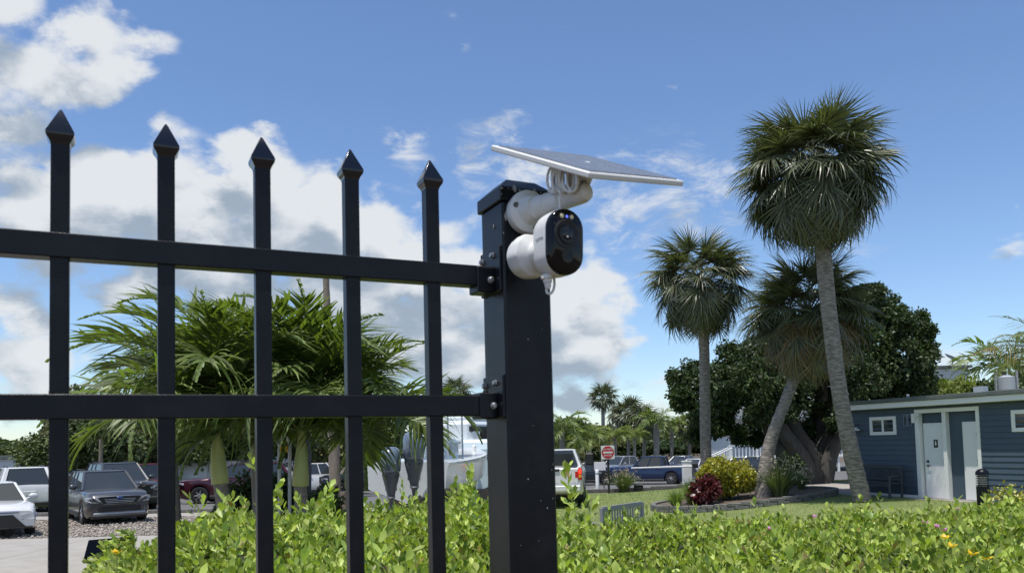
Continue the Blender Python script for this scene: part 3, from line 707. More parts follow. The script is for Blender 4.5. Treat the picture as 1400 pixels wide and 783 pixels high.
def fan_frond(r, nseg=38, pet=1.0, blade=.95, width=.034, droop=.35, pitch=0.0):
    """costapalmate fan, petiole along +Y"""
    pts = [(0, pet*t, -.10*pet*t*t) for t in np.linspace(0, 1, 5)]
    hub = np.array([0, pet, -.10*pet])
    a = np.linspace(-2.15, 2.15, nseg)+r.normal(size=nseg)*.03
    ln = blade*(.80+.20*np.cos(a*.8))*(1+r.normal(size=nseg)*.07)
    k = 6; t = np.linspace(0, 1, k)
    fold = .5
    dx, dy = np.sin(a), np.cos(a)
    out = np.stack([dx, dy*.95, -.12-.28*np.abs(np.sin(a))**2*1.0], 1)
    base = hub+np.stack([0*a, .22*np.cos(a)*blade*.7, -.03+0*a], 1)*.6
    dr = droop*(1+r.normal(size=nseg)*.45)
    lines = base[:, None]+out[:, None]*(ln[:, None]*t[None])[..., None]
    lines[..., 2] -= (dr[:, None]*np.maximum(t-.45, 0)[None]**1.6)*1.6*blade
    lines[..., :2] = base[:, None, :2]+(lines[..., :2]-base[:, None, :2])*(1-.18*np.maximum(t-.5, 0)[None, :, None]*np.abs(dr)[:, None, None]*2)
    if pitch:
        cp_, sp_ = math.cos(pitch), math.sin(pitch); q = lines-hub; lines = np.stack([q[..., 0], q[..., 1]*cp_+q[..., 2]*sp_, -q[..., 1]*sp_+q[..., 2]*cp_], -1)+hub
    side = np.stack([dy, -dx*math.cos(pitch), dx*math.sin(pitch)], 1)[:, None]+np.array([0, .5*math.sin(pitch), .5*math.cos(pitch)])*r.choice([-1, 1], (nseg, 1, 1)); side = np.tile(side/np.linalg.norm(side, axis=2, keepdims=True), (1, k, 1))
    wd = np.array([.75, 1.15, 1, .75, .42, .04])[None]*width*np.ones((nseg, 1))
    return join([nt_tube(pts, [.020, .015, .012, .011, .009]), strips(lines, wd, side)])
def feather_frond(r, ln=2.5, nl=46, leaf=.62, width=.034, arch=1.5, vee=.5, droopl=.45, rise=.75):
    """pinnate frond that arches over: rachis from the origin out along +Y"""
    t = np.linspace(0, 1, 12); ang = rise-arch*t**1.25
    y = np.concatenate([[0], np.cumsum(np.cos(ang[1:])*ln/11)]); z = np.concatenate([[0], np.cumsum(np.sin(ang[1:])*ln/11)]); x = .12*np.sin(t*2)*r.normal()*ln*.3*t
    pts = np.stack([x, y, z], 1)
    tt = np.linspace(.14, .995, nl); P_ = np.stack([np.interp(tt, t, pts[:, i]) for i in range(3)], 1)
    an = np.interp(tt, t, ang); tg = np.stack([0*an, np.cos(an), np.sin(an)], 1); up = np.stack([0*an, -np.sin(an), np.cos(an)], 1)
    parts = [nt_tube([tuple(p) for p in pts], list(np.linspace(.022, .004, 12)))]
    for s_ in (-1, 1):
        lt = leaf*np.sin(np.clip(tt*1.08+.12, 0, 1)*math.pi)**.55*(1+r.normal(size=nl)*.08)+.05
        sweep = .45+.5*tt+r.normal(size=nl)*.08
        d = np.array([s_, 0, 0])[None]*np.cos(sweep)[:, None]+tg*np.sin(sweep)[:, None]+up*(vee+r.normal(size=nl)*.25)[:, None]
        d /= np.linalg.norm(d, axis=1, keepdims=True); k = 5; q = np.linspace(0, 1, k)
        lines = P_[:, None]+d[:, None]*(lt[:, None]*q[None])[..., None]
        dd = droopl*(1+r.normal(size=nl)*.4)
        lines[..., 2] -= (dd*lt)[:, None]*q[None]**2
        sd = np.cross(d, up); sd /= np.linalg.norm(sd, axis=1, keepdims=True)
        side = sd[:, None]*.85+up[:, None]*.5*s_; side = np.tile(side, (1, k, 1))
        parts.append(strips(lines, np.array([.5, 1, .95, .6, .05])[None]*width*np.ones((nl, 1)), side))
    return join(parts)
def aim(az, el, roll=0.0, s=1.0):
    """rotation taking +Y to the direction with azimuth az and elevation el"""
    return Matrix.Rotation(az-math.pi/2, 4, 'Z') @ Matrix.Rotation(el, 4, 'X') @ Matrix.Rotation(roll, 4, 'Y') @ Matrix.Scale(s, 4)
FANS = [npmesh('fan_frond', *fan_frond(np.random.default_rng(i), pet=1.05+.04*i, droop=.12+.05*i, nseg=38+i, width=.036, pitch=(.10, .22, .34, .46, .58, .72)[i]), MT['sabal']) for i in range(6)]
FANS_D = [npmesh('dry_frond', *fan_frond(np.random.default_rng(20+i), droop=.35, nseg=32, width=.030, pitch=.6), MT['sabal2']) for i in range(3)]
def trunk_mesh(pts, rads, m, parent, rings=0.012, step=.10, boots=False, name='trunk'):
    pts = spl([Vector(p) for p in pts], 14); n = 20; L = [0]
    for a, b in zip(pts, pts[1:]): L.append(L[-1]+(b-a).length)
    tot = L[-1]; cnt = max(10, int(tot/step)); mb = MB(); vs = []; fs = []
    def at(s_):
        for i in range(len(L)-1):
            if L[i+1] >= s_ or i == len(L)-2: return pts[i].lerp(pts[i+1], min(1, max(0, (s_-L[i])/(L[i+1]-L[i]+1e-9))))
    rows = []
    for i in range(cnt*2+1):
        s_ = tot*i/(cnt*2); t = s_/tot; r = np.interp(t, np.linspace(0, 1, len(rads)), rads)*(1+(rings if i % 2 else -rings)*1.0+random.uniform(-1, 1)*rings*.6)
        c = at(s_)
        for k in range(n):
            a = 2*math.pi*k/n; q = 1+.07*mnoise.noise(Vector((math.cos(a)*2, math.sin(a)*2, s_*1.3+c.x*7)))+.03*mnoise.noise(Vector((math.cos(a)*5, math.sin(a)*5, s_*6)))
            vs.append(c+Vector((math.cos(a), math.sin(a), .10*math.sin(a*2+i)))*r*q)
    fs = [(i*n+k, i*n+(k+1) % n, (i+1)*n+(k+1) % n, (i+1)*n+k) for i in range(cnt*2) for k in range(n)]
    mb.add(vs, fs); return mb.build(name, m, parent, smooth=True, ang=60)
def sabal_palm(label, base, top, crown, R_, nf, mids=(), rad=(.27, .21, .20, .19, .18), dry=0, name='cabbage_palm', low=-1.15, sc=1.0, stretchz=1.0, group='tall cabbage palms on the lawn'):
    t = thing(name, label, 'palm tree', tuple(base), group=group)
    trunk_mesh([base]+list(mids)+[top, Vector(top).lerp(crown, .6)], rad, MT['trunk'], t)
    s0 = R_/1.95
    loc = Vector(crown)-Vector(base)
    for i in range(nf):
        f = (i+.5)/nf; el = math.asin(max(-1, min(1, 1-f*(1-math.sin(low)))))+random.uniform(-.12, .12); az = i*2.39996+random.uniform(-.25, .25); el -= .08*(el < 0)
        s_ = s0*random.uniform(.86, 1.06)*(1.0 if el > 0 else .97); me = FANS[min(5, max(0, int(random.gauss(2.4+1.6*(el < .4)+1.2*(el < -.2)-1.2*(el > 1.0), 1.0))))]
        if el < (-.55 if dry < .5 else -.08) and random.random() < dry: me = random.choice(FANS_D)
        o = inst('frond', me, t); o.matrix_local = Matrix.Translation(loc+Vector((0, 0, .12*math.sin(el)))) @ Matrix.Diagonal((1, 1, stretchz, 1)) @ aim(az, el, random.uniform(-.5, .5), s_)
    return t
# leaf bases left under the crown
def gpt(px, d): return G(px, d)
b = gpt(1179, 22); sabal_palm('tallest cabbage palm, its curved trunk passing in front of the blue building', b, P(1122, 308, 22), P(1112, 240, 22), 2.35, 155, [P(1152, 560, 22), P(1135, 440, 22)], rad=(.25, .215, .21, .21, .205), low=-1.0, stretchz=.95)
b = gpt(966, 27); sabal_palm('straight cabbage palm left of the other two, with a loose round crown', b, P(962, 452, 27), P(956, 388, 27), 2.05, 95, [P(964, 560, 27)], rad=(.195, .18, .175, .175), low=-.95)
b = gpt(1043, 24.5); sabal_palm('leaning cabbage palm with browning lower fronds growing from the flower bed', b, P(1096, 492, 24.5), P(1106, 434, 24.5), 2.2, 125, [P(1052, 610, 24.5), P(1075, 545, 24.5)], rad=(.28, .20, .185, .18, .18), low=-.9, dry=.8)
# bushy-topped palms with crownshafts beyond the fence
FEATH = [npmesh('arching_frond', *feather_frond(np.random.default_rng(40+i), ln=2.5+.12*i, arch=1.35+.16*i, rise=.75-.1*(i % 3), nl=50, leaf=.82, width=.060, vee=.35, droopl=.55), MT['adon']) for i in range(6)]
def adonidia(label, base, top, nf, seed, s=1.0, shaft_r=.145, els=(1.3, -.05)):
    random.seed(seed); t = thing('crownshaft_palm', label, 'palm tree', tuple(base), group='low bushy palms behind the fence')
    top = Vector(top); base = Vector(base); sb = base.lerp(top, .60)
    trunk_mesh([base, base.lerp(top, .25)+Vector((.05, 0, 0)), sb], (.19, .125, .115), MT['trunk2'], t, rings=.03, step=.07)
    d = top-sb
    MB().tube([sb+d*q for q in (0, .02, .2, .5, .8, 1.0)], [shaft_r*.85, shaft_r*1.02, shaft_r, shaft_r*.8, shaft_r*.5, shaft_r*.4], 20).build('crownshaft', MT['shaft'], t, smooth=True, ang=60)
    for i in range(nf):
        f = (i+.5)/nf; el = els[0]+(els[1]-els[0])*f-.75*0; az = i*2.39996+seed+random.uniform(-.2, .2)
        o = inst('frond', random.choice(FEATH), t)
        o.matrix_local = Matrix.Translation(top-base-d*.08*random.random()) @ aim(az, el-.10, random.uniform(-.35, .35), s*random.uniform(.85, 1.08))
    return t
adonidia('bushy palm with pale green crownshaft and slanting trunk, left of the pipe arch', gpt(312, 14.2), P(294, 578, 14.2), 24, 3, 1.16)
adonidia('bushy palm with upright yellow-green crownshaft, right of the pipe arch', gpt(407, 14.6), P(413, 588, 14.6), 24, 5, 1.16)
adonidia('bushy palm nearest the boat, its trunk hidden by the second-last picket', gpt(484, 15.0), P(481, 596, 15.0), 22, 8, 1.08)
adonidia('bushy palm standing between and behind the two visible crownshafts', gpt(350, 17.5), P(350, 560, 17.5), 20, 11, 1.2)
adonidia('bushy palm at the rear left of the group with fronds reaching over the wagon', gpt(236, 17.5), P(234, 545, 17.5), 14, 14, .85)
random.seed(21)
# far palms, each crown one mesh
def fan_crown(seed, nf=44, low=-1.2, mt='sabal', droop=.4):
    r = np.random.default_rng(seed); parts = []
    for i in range(nf):
        f = (i+.5)/nf; el = math.asin(max(-1, min(1, 1-f*(1-math.sin(low)))))+r.normal()*.1
        V, F = fan_frond(r, nseg=16, pet=.9, blade=1.0, width=.085, droop=droop)
        A = np.array(aim(i*2.4+r.normal()*.2, el, r.normal()*.4, r.uniform(.85, 1.05)).to_3x3()); parts.append((V @ A.T, F))
    return npmesh('fan_crown', *join(parts), MT[mt])
def royal_crown(seed, nf=15, ln=2.6, mt='adon', leaf=.7, arch=1.7):
    r = np.random.default_rng(seed); parts = []
    for i in range(nf):
        el = .9-1.25*(i/nf)
        V, F = feather_frond(r, ln=ln, nl=20, leaf=leaf, width=.09, arch=arch, rise=.35, droopl=.6)
        A = np.array(aim(i*2.4, el, r.normal()*.3, r.uniform(.85, 1.05)).to_3x3()); parts.append((V @ A.T, F))
    return npmesh('feather_crown', *join(parts), MT[mt])
MT['adonf'] = mat('yellow green frond', (.17, .21, .045), .5, island=.35, trans=.25)
MT['trunkf'] = mat('far palm bark', (.33, .31, .28), .9, var=.3, scale=6)
CF = [fan_crown(1), fan_crown(2, low=-1.35, droop=.8), fan_crown(3, nf=34)]; CRo = [royal_crown(4, mt='adonf'), royal_crown(5), royal_crown(6, mt='adonf', nf=11)]
def far_palm(px, py, d, r, me, label, tr=.2, name='distant_palm', mt='trunkf', tpx=None):
    b = G(tpx or px, d); c = P(px, py, d); t = thing(name, label, 'palm tree', tuple(b), group='palms beyond the parking lot')
    MB().tube(spl([b, b.lerp(c, .5)+Vector((.05, 0, 0)), c], 5), [tr*1.3]+[tr]*9+[tr*.8], 8).build('trunk', MT[mt], t, smooth=True)
    o = inst('crown', me, t); o.matrix_local = Matrix.Translation(c-b) @ Matrix.Rotation(px*1.3, 4, 'Z') @ Matrix.Scale(r/1.9, 4)
for px, py, d, r, me, label, tr in (
 (824, 542, 88, 2.15, CF[0], 'distant fan palm with the roundest and highest crown above the road sign', .2),
 (859, 566, 92, 3.0, CF[1], 'dark drooping palm right of the high round palm', .2), (880, 574, 90, 2.7, CF[1], 'second dark drooping palm above the blue pickup', .2),
 (897, 578, 86, 2.3, CRo[1], 'royal palm with stout white trunk above the blue pickup tail', .32), (918, 584, 94, 2.2, CRo[0], 'slim royal palm between the pickup tail and the straight cabbage palm', .2),
 (942, 582, 96, 2.6, CF[2], 'loose distant fan palm touching the dark tree', .2), (867, 596, 84, 1.6, CRo[2], 'thin small palm low under the dark drooping palms', .16),
 (841, 597, 80, 1.8, CRo[0], 'small yellow-green palm just right of the sign', .15), (806, 598, 78, 2.1, CRo[0], 'small yellow-green palm left of the sign', .16), (797, 606, 84, 1.9, CRo[2], 'lowest yellowish palm beside the white pickup cab', .15),
 (624, 534, 60, 1.55, CF[0], 'fan palm above the boats between the last picket and the post', .22), (768, 590, 60, 2.3, CRo[1], 'palm fronds just right of the post above the white pickup', .2),
 (983, 590, 80, 1.7, CF[2], 'small distant fan palm seen under the dark tree', .3), (1370, 500, 46, 2.6, CRo[1], 'dark feathery palm behind the roof of the blue building', .22)):
    far_palm(px, py, d, r, me, label, tr)
# pale drooping fronds of a palm just outside the right edge
MT['paled'] = mat('pale frond', (.20, .24, .10), .45, island=.4, trans=.2)
PF = [npmesh('pale_frond', *feather_frond(np.random.default_rng(70+i), ln=3.0, arch=1.2, rise=.5, nl=50, leaf=.75, width=.03, vee=.1, droopl=.5), MT['paled']) for i in range(2)]
PD = npmesh('brown_frond', *feather_frond(np.random.default_rng(75), ln=3.0, arch=1.0, rise=.5, nl=50, leaf=.6, width=.03, vee=-.1, droopl=.9), mat('brown frond', (.33, .25, .11), .7, island=.3, trans=.2))
base = G(1446, 30); c = P(1446, 488, 30); t = thing('feather_palm', 'palm at the right edge whose pale fronds hang over the blue roof', 'palm tree', tuple(base))
trunk_mesh([base, base.lerp(c, .5), c], (.2, .16, .15), MT['trunk2'], t)
for az, el, me, s_ in ((168, .72, PF[0], 1.0), (176, .20, PF[1], 1.05), (178, .02, PD, 1.15), (186, .32, PF[0], 1.0), (171, -.05, PF[1], .9), (200, .35, PF[1], .9), (150, .3, PF[0], .9), (90, .5, PF[0], 1), (20, .5, PF[1], 1), (300, .5, PF[0], 1), (240, .6, PF[1], 1), (120, -.2, PF[1], 1), (60, 0, PF[0], 1), (345, 0, PF[1], 1)):
    o = inst('frond', me, t); o.matrix_local = Matrix.Translation(c-base) @ aim(R(az), el, 0, s_)

# ================================================================ BROAD-LEAVED TREES
quadv = np.array([[0, 0, 0], [-.32, .45, .06], [.32, .45, .06], [0, 1, -.02]], float); quadf = np.array([[0, 2, 1], [1, 2, 3]])
def leaf_clumps(centres, radii, n, leaf, r, flat=.75, shell=.6):
    """n leaves spread in ragged clumps round the centres"""
    k = r.integers(0, len(centres), n); d = r.normal(size=(n, 3)); d /= np.linalg.norm(d, axis=1, keepdims=True)
    rad = radii[k]*(shell+(1-shell)*r.random(n)**.5)*(1+.25*np.sin(d[:, 0]*5+k)*np.sin(d[:, 2]*6+k*2))
    T = centres[k]+d*rad[:, None]*np.array([1, 1, flat])
    D = d*.6+r.normal(size=(n, 3))*.6+np.array([0, 0, -.25])
    return scatter(quadv, quadf, bases(D, r.uniform(0, 6.28, n), leaf*r.uniform(.6, 1.3, n)), T)
def blob_centres(c, size, n, r, low=-.6):
    d = r.normal(size=(n*3, 3)); d /= np.linalg.norm(d, axis=1, keepdims=True); d = d[d[:, 2] > low][:n]
    return c+d*np.array(size)*(.35+.65*r.random(len(d))**.5)[:, None]
r9 = np.random.default_rng(9)
tb = G(1108, 31.0)
ft = thing('spreading_fig_tree', 'large dark spreading tree with several grey trunks left of the blue building', 'tree', tuple(tb))
limbs = [([(1096, 668, 31), (1072, 622, 30.8), (1060, 600, 31), (1035, 560, 31)], (.42, .30, .26, .14)), ([(1105, 668, 31), (1098, 628, 30.6), (1072, 592, 30.4), (1050, 545, 30.6), (1020, 520, 31)], (.42, .30, .26, .22, .12)),
 ([(1112, 668, 31), (1108, 622, 31), (1092, 596, 31), (1078, 562, 31), (1070, 500, 31)], (.45, .33, .30, .26, .14)), ([(1120, 668, 31.2), (1124, 620, 31.4), (1138, 590, 31.5), (1145, 540, 31.5)], (.45, .34, .30, .2)),
 ([(1124, 667, 31), (1136, 622, 30.8), (1152, 590, 30.6), (1165, 545, 30.6)], (.4, .26, .22, .15)), ([(1120, 668, 31.2), (1122, 600, 32), (1125, 520, 32.5)], (.4, .3, .15))]
for pts, rad in limbs:
    pp = [P(x, y, d) for x, y, d in pts]; q = spl(pp, 6); rr = list(np.interp(np.linspace(0, 1, len(q)), np.linspace(0, 1, len(rad)), rad))
    MB().tube(q, rr, 14).build('trunk', MT['bark'], ft, smooth=True)
cs = []; rs = []
def addb(px, py, d, r): cs.append(tuple(P(px, py, d))); rs.append(r)
outline = [(935, 540, .7), (928, 520, .45), (950, 505, .6), (975, 520, 1.0), (1000, 545, 1.0), (960, 565, .6), (955, 583, .35), (985, 580, .7), (1010, 500, 1.0), (1040, 520, 1.2), (1045, 480, 1.1), (1080, 470, 1.2), (1130, 450, 1.2), (1160, 430, 1.1), (1185, 415, .8), (1200, 400, .45), (1180, 402, .4), (1215, 425, .8), (1240, 450, .8), (1262, 455, .45), (1258, 480, .7), (1266, 505, .5), (1250, 520, .8), (1225, 500, 1.2), (1200, 470, 1.2), (1180, 520, 1.3), (1130, 520, 1.4), (1085, 540, 1.2), (1040, 570, .8), (1060, 590, .35), (1125, 565, .9), (1160, 570, .8), (1105, 590, .45), (1145, 592, .4), (1015, 592, .4), (1220, 545, 1), (1080, 500, 1.4), (1150, 490, 1.4), (1000, 520, 1), (1262, 435, .25), (950, 595, .3), (1035, 600, .3)]
for px, py, r_ in outline:
    for k in range(4 if r_ > .6 else 2):
        addb(px+random.uniform(-.5, .5)*r_*22, py+random.uniform(-.4, .4)*r_*22, 31.5+random.uniform(-2.2, 3.5) if r_ > .5 else 31.5+random.uniform(-1, 1), r_*random.uniform(.45, .75))
cs, rs = np.array(cs), np.array(rs); c2 = []; r2 = []
for c, r_ in zip(cs, rs):                      # twiggy sub-clumps so the outline breaks up
    m = max(4, int(11*r_*r_)+4); d = r9.normal(size=(m, 3)); d /= np.linalg.norm(d, axis=1, keepdims=True)
    for q in c+d*r_*1.0: c2.append(q); r2.append(r9.uniform(.14, .30))
allc, allr = np.concatenate([cs, np.array(c2)]), np.concatenate([rs*.9, np.array(r2)])
V1, F1 = leaf_clumps(np.array(c2), np.array(r2), 130000, .115, r9, 1.0, .3)
V2, F2 = leaf_clumps(cs, rs*.95, 60000, .17, r9, 1.0, .3)
V, F = join([(V1, F1), (V2, F2)])
inst('crown', npmesh('crown', V-np.array(tb), F, MT['oak']), ft)
# clumpy far trees sharing a few crowns
def crown_mesh(seed, mt, n=9000, nb=26, leaf=.26):
    r = np.random.default_rng(seed); c = blob_centres(np.array([0, 0, 0]), (2.2, 2.2, 1.5), nb, r); rr = r.uniform(.5, 1.0, len(c))
    V, F = leaf_clumps(c, rr, n, leaf, r, .8, .35); return npmesh('crown', V, F, MT[mt])
CM = {k: crown_mesh(i, m) for i, (k, m) in enumerate((('a', 'far1'), ('b', 'far2'), ('c', 'far3'), ('d', 'oak'), ('e', 'far1')))}
def far_tree(px, pytop, d, w, me, label, group='trees along the far side', zb=None, hh=None):
    """w: crown radius in metres; crown top at photo row pytop"""
    b = G(px, d); top = P(px, pytop, d); H = top.z-b.z; t = thing('leafy_tree', label, 'tree', tuple(b), group=group)
    ch = hh or max(1.2, min(H*.42, w*.8)); c = Vector((0, 0, H-ch*.95))
    MB().tube([(b.x, b.y, b.z-.3), (b.x+.1, b.y, b.z+H*.35), (b.x, b.y, b.z+H*.7)], [.2, .15, .08], 8).build('trunk', MT['bark'], t, smooth=True)
    o = inst('crown', CM[me], t); o.matrix_local = Matrix.Translation(c) @ Matrix.Rotation(px*2.1, 4, 'Z') @ Matrix.Diagonal((w/2.9, w/2.9, ch/2.1, 1))
    return t
FL = ['leafy tree cut by the left edge behind the white sedan', 'rounded tree above the roof of the white SUV', 'olive tree just left of the first picket', 'tree directly behind the first picket', 'nearer tree right of the first picket above the grey wagon', 'dark tree above the windshield of the grey wagon',
 'taller dark crown peeping over the lower rail by the left frond tips', 'olive tree above the dark grey SUV', 'tree between the grey wagon and the second picket', 'olive tree left of the slanting palm crown', 'brownish tree whose top rises highest behind the second and third pickets', 'brownish tree top left of the third picket',
 'olive tree above the roof of the white van', 'green tree behind the third picket', 'olive tree top beside the utility pole', 'olive tree behind the foot of the utility pole', 'green tree behind the palm fronds left of the boat', 'low olive tree just over the maroon SUV', 'low olive tree above the red pickup',
 'broad tree right beside the post above the white pickup cab', 'grey-green hazy tree behind the small yellow palms', 'green tree behind the high round palm', 'olive tree at the foot of the dark drooping palms', 'dark tree behind the cab of the blue pickup', 'dark tree behind the stout royal palm trunk', 'dark tree left of the straight cabbage palm trunk',
 'green tree right behind the straight cabbage palm trunk', 'green tree below the left tip of the spreading tree', 'green tree above the railed ramp', 'dark tree behind the marina house stair', 'small olive tree above the parked white pickup cab', 'low olive bush-like tree just left of the road sign',
 'light green round tree left end behind the blue roof', 'light green tree in the middle behind the blue roof', 'dark low tree by the small box on the blue roof', 'olive tree behind the metal tank', 'green tree behind the pale fronds at the right edge', 'green tree under the right tip of the spreading tree']
for px, py, d, w, me in ((-40, 596, 62, 5, 'a'), (5, 600, 60, 3.6, 'a'), (40, 594, 66, 3.8, 'b'), (72, 606, 60, 3, 'a'), (100, 580, 48, 3.2, 'a'), (128, 560, 44, 3.2, 'a'), (110, 528, 50, 3.0, 'a'), (160, 540, 48, 4, 'b'), (200, 560, 50, 4, 'a'), (245, 500, 64, 5.0, 'b'), (285, 420, 70, 6.3, 'b'), (340, 430, 66, 5.8, 'b'), (300, 540, 72, 5.4, 'b'), (350, 560, 50, 4, 'a'), (420, 470, 40, 3, 'b'), (440, 560, 56, 4.4, 'b'), (500, 570, 60, 4.2, 'a'), (255, 590, 60, 4, 'b'), (180, 600, 62, 3.5, 'b')):
    far_tree(px, py, d, w, me, FL.pop(0))
for px, py, d, w, me in ((775, 570, 100, 4, 'a'), (800, 574, 125, 6, 'e'), (830, 582, 120, 5, 'a'), (850, 590, 105, 4.5, 'b'), (880, 600, 104, 4.5, 'd'), (905, 602, 108, 4, 'd'), (935, 600, 110, 5, 'd'), (960, 592, 108, 4.5, 'a'), (990, 575, 100, 5, 'a'), (1020, 585, 104, 5, 'a'), (1050, 590, 110, 5, 'd'), (780, 610, 76, 2.2, 'b'), (808, 628, 72, 1.8, 'b'), (1290, 508, 36, 1.8, 'c'), (1322, 512, 37, 1.9, 'c'), (1345, 520, 36, 1.6, 'd'), (1385, 530, 38, 2, 'b'), (1400, 505, 60, 4, 'a'), (1240, 520, 44, 3, 'a')):
    far_tree(px, py, d, w, me, FL.pop(0), 'trees beyond the lot and the roof')
# a far wood closing the horizon
r = np.random.default_rng(3); ang = r.uniform(-1.25, 1.25, 420); dd = r.uniform(130, 175, 420)
cc_ = np.stack([np.sin(ang)*dd, np.cos(ang)*dd, r.uniform(-.5, 3.0, 420)], 1); V, F = leaf_clumps(cc_, r.uniform(2.2, 3.6, 420), 60000, 1.1, r, .8, .4)
o = inst('far_wood', npmesh('far_wood', V, F, MT['far1'])); tag(o, 'dark green far-off wood closing the horizon', 'wood', kind='stuff')
# dark clusters of shrubs round the bushy palms
def shrub(px, d, w, h, mt, label, n=2600, leaf=.09, name='shrub', cat='shrub', dz=0, blobs=14, group=None, tilt=None):
    b = G(px, d, dz); r = np.random.default_rng(int(px*10)); t = thing(name, label, cat, tuple(b), group=group)
    c = blob_centres(np.array([0, 0, h*.5]), (w*.30, w*.30, h*.30), blobs, r, -1); V, F = leaf_clumps(c, np.full(len(c), min(w, h)*.22)*r.uniform(.7, 1.2, len(c)), n, leaf, r, 1, .3)
    V[:, 2] = np.maximum(V[:, 2], 0.0)
    o = inst('foliage', npmesh('foliage', V, F, MT[mt]), t)
    m = MB()
    for k in range(7):
        a = k*.9; m.tube([b, b+Vector((math.cos(a)*w*.12, math.sin(a)*w*.12, h*.35)), b+Vector((math.cos(a)*w*.28, math.sin(a)*w*.28, h*.75))], [.02, .014, .006], 5)
    m.build('stem', MT['bark'], t); return t
for px, d, w, h, lab in ((335, 18, 1.5, 1.7, 'dark glossy shrub right of the slanting palm trunk'), (362, 19, 1.6, 1.9, 'dark shrub behind the third picket near the pipe arch'), (388, 19.5, 1.5, 1.5, 'dark leafy shrub behind the pipe arch'), (436, 18, 1.2, 1.7, 'green shrub right of the upright crownshaft')):
    shrub(px, d, w, h, 'oak' if px < 400 else 'far1', lab, 5000, .11)

# ================================================================ FLOWER BED WITH STONE EDGE
bc = G(1016, 25.3); BX, BY = 2.8, 2.0
bed = thing('flower_bed', 'oval planting bed edged with grey stone blocks round the leaning palm', 'flower bed', tuple(bc))
vs = [(bc.x, bc.y, float(tz(bc.x, bc.y))+.14)]; nn = 48
for k in range(nn):
    a = 2*math.pi*k/nn; x, y = bc.x+math.cos(a)*(BX-.1), bc.y+math.sin(a)*(BY-.1); vs.append((x, y, float(tz(x, y))+.14))
MB().add(vs, [(0, 1+k, 1+(k+1) % nn) for k in range(nn)]).build('soil', MT['soil'], bed)
for k in range(44):
    a = 2*math.pi*(k+.5)/44; x, y = bc.x+math.cos(a)*BX, bc.y+math.sin(a)*BY; tx = Vector((-math.sin(a)*BX, math.cos(a)*BY, 0)); ln = tx.length*2*math.pi/44; z = float(tz(x, y))
    for lay in (0, 1):
        aa = a+(math.pi/44 if lay else 0); x, y = bc.x+math.cos(aa)*BX, bc.y+math.sin(aa)*BY; tx = Vector((-math.sin(aa)*BX, math.cos(aa)*BY, 0)); ln = tx.length*2*math.pi/44; z = float(tz(x, y))
        MB().box((x, y, z+.045+.10*lay), (ln-.012, .16+random.uniform(-.01, .01), .098), rotz(math.atan2(tx.y, tx.x)+random.uniform(-.02, .02)), .010).build('stone', MT['conc2'], bed)
sz_ = lambda px, d: .14
shrub(997, 25.2, 2.5, 1.5, 'yellowleaf', 'big yellow-green speckled shrub in the stone-edged bed', 15000, .10, dz=.12, blobs=30)
shrub(963, 24.4, .95, .95, 'redleaf', 'dark red-leaved shrub at the left of the big yellow shrub', 2600, .13, dz=.12, name='red_shrub')
shrub(1062, 27.5, 1.0, 1.2, 'redleaf', 'small reddish shrub behind the leaning palm trunk', 1500, .11, name='red_shrub')
shrub(1080, 28, 1.4, 1.3, 'oak', 'dark green shrub at the foot of the big spreading tree', 3500, .1)
def grass_clump(px, d, w, h, label, n=240, mt='palegrass', plume=False, dz=.12):
    b = G(px, d, dz); r = np.random.default_rng(int(px)); t = thing('grass_clump', label, 'ornamental grass', tuple(b))
    az = r.uniform(0, 6.28, n); lean = r.uniform(.05, 1, n); k = 5; q = np.linspace(0, 1, k)
    out = np.stack([np.cos(az), np.sin(az), 0*az], 1); ln = h*r.uniform(.7, 1.1, n)
    lines = out[:, None]*((lean*w*.55)[:, None]*q[None]**1.5)[..., None]+out[:, None]*.12*r.random((n, 1, 1))*w
    lines[..., 2] += ln[:, None]*(q[None]-.45*(lean[:, None]**2)*q[None]**2.2)
    side = np.stack([-np.sin(az), np.cos(az), 0*az], 1)[:, None].repeat(k, 1)
    V, F = strips(lines, np.array([.8, 1, .9, .6, .1])[None]*.022*np.ones((n, 1)), side)
    o = inst('blades', npmesh('blades', V, F, MT[mt]), t)
    if plume:
        tip = lines[::7, -1]; V, F = scatter(quadv, quadf, bases(r.normal(size=(len(tip)*6, 3))*.4+[0, 0, 1.], r.uniform(0, 6, len(tip)*6), r.uniform(.04, .08, len(tip)*6)), np.repeat(tip, 6, 0)+r.normal(size=(len(tip)*6, 3))*.04)
        tag(inst('plumes', npmesh('plumes', V, F, MT['whiteflower']), t), kind='stuff')
grass_clump(1066, 24.3, 1.8, 1.05, 'spiky grass clump with pale plumes right of the leaning palm', 520, plume=True)
grass_clump(925, 24.4, .9, .55, 'low spiky green clump at the left end of the stone-edged bed', 260, 'blade')
grass_clump(946, 24.9, 1.1, .85, 'taller strappy clump between the low clump and the red shrub', 260, 'blade')
grass_clump(853, 36, 1.5, .95, 'fluffy pale grass clump at the foot of the road sign', 500, plume=True, dz=0)
grass_clump(1096, 26.0, 1.0, .7, 'thin grass clump between plumed grass and big tree', 160)
shrub(1388, 13.0, 1.25, 1.35, 'yellowleaf', 'yellow variegated shrub at the right edge beside the bollard light', 6500, .06, blobs=24)

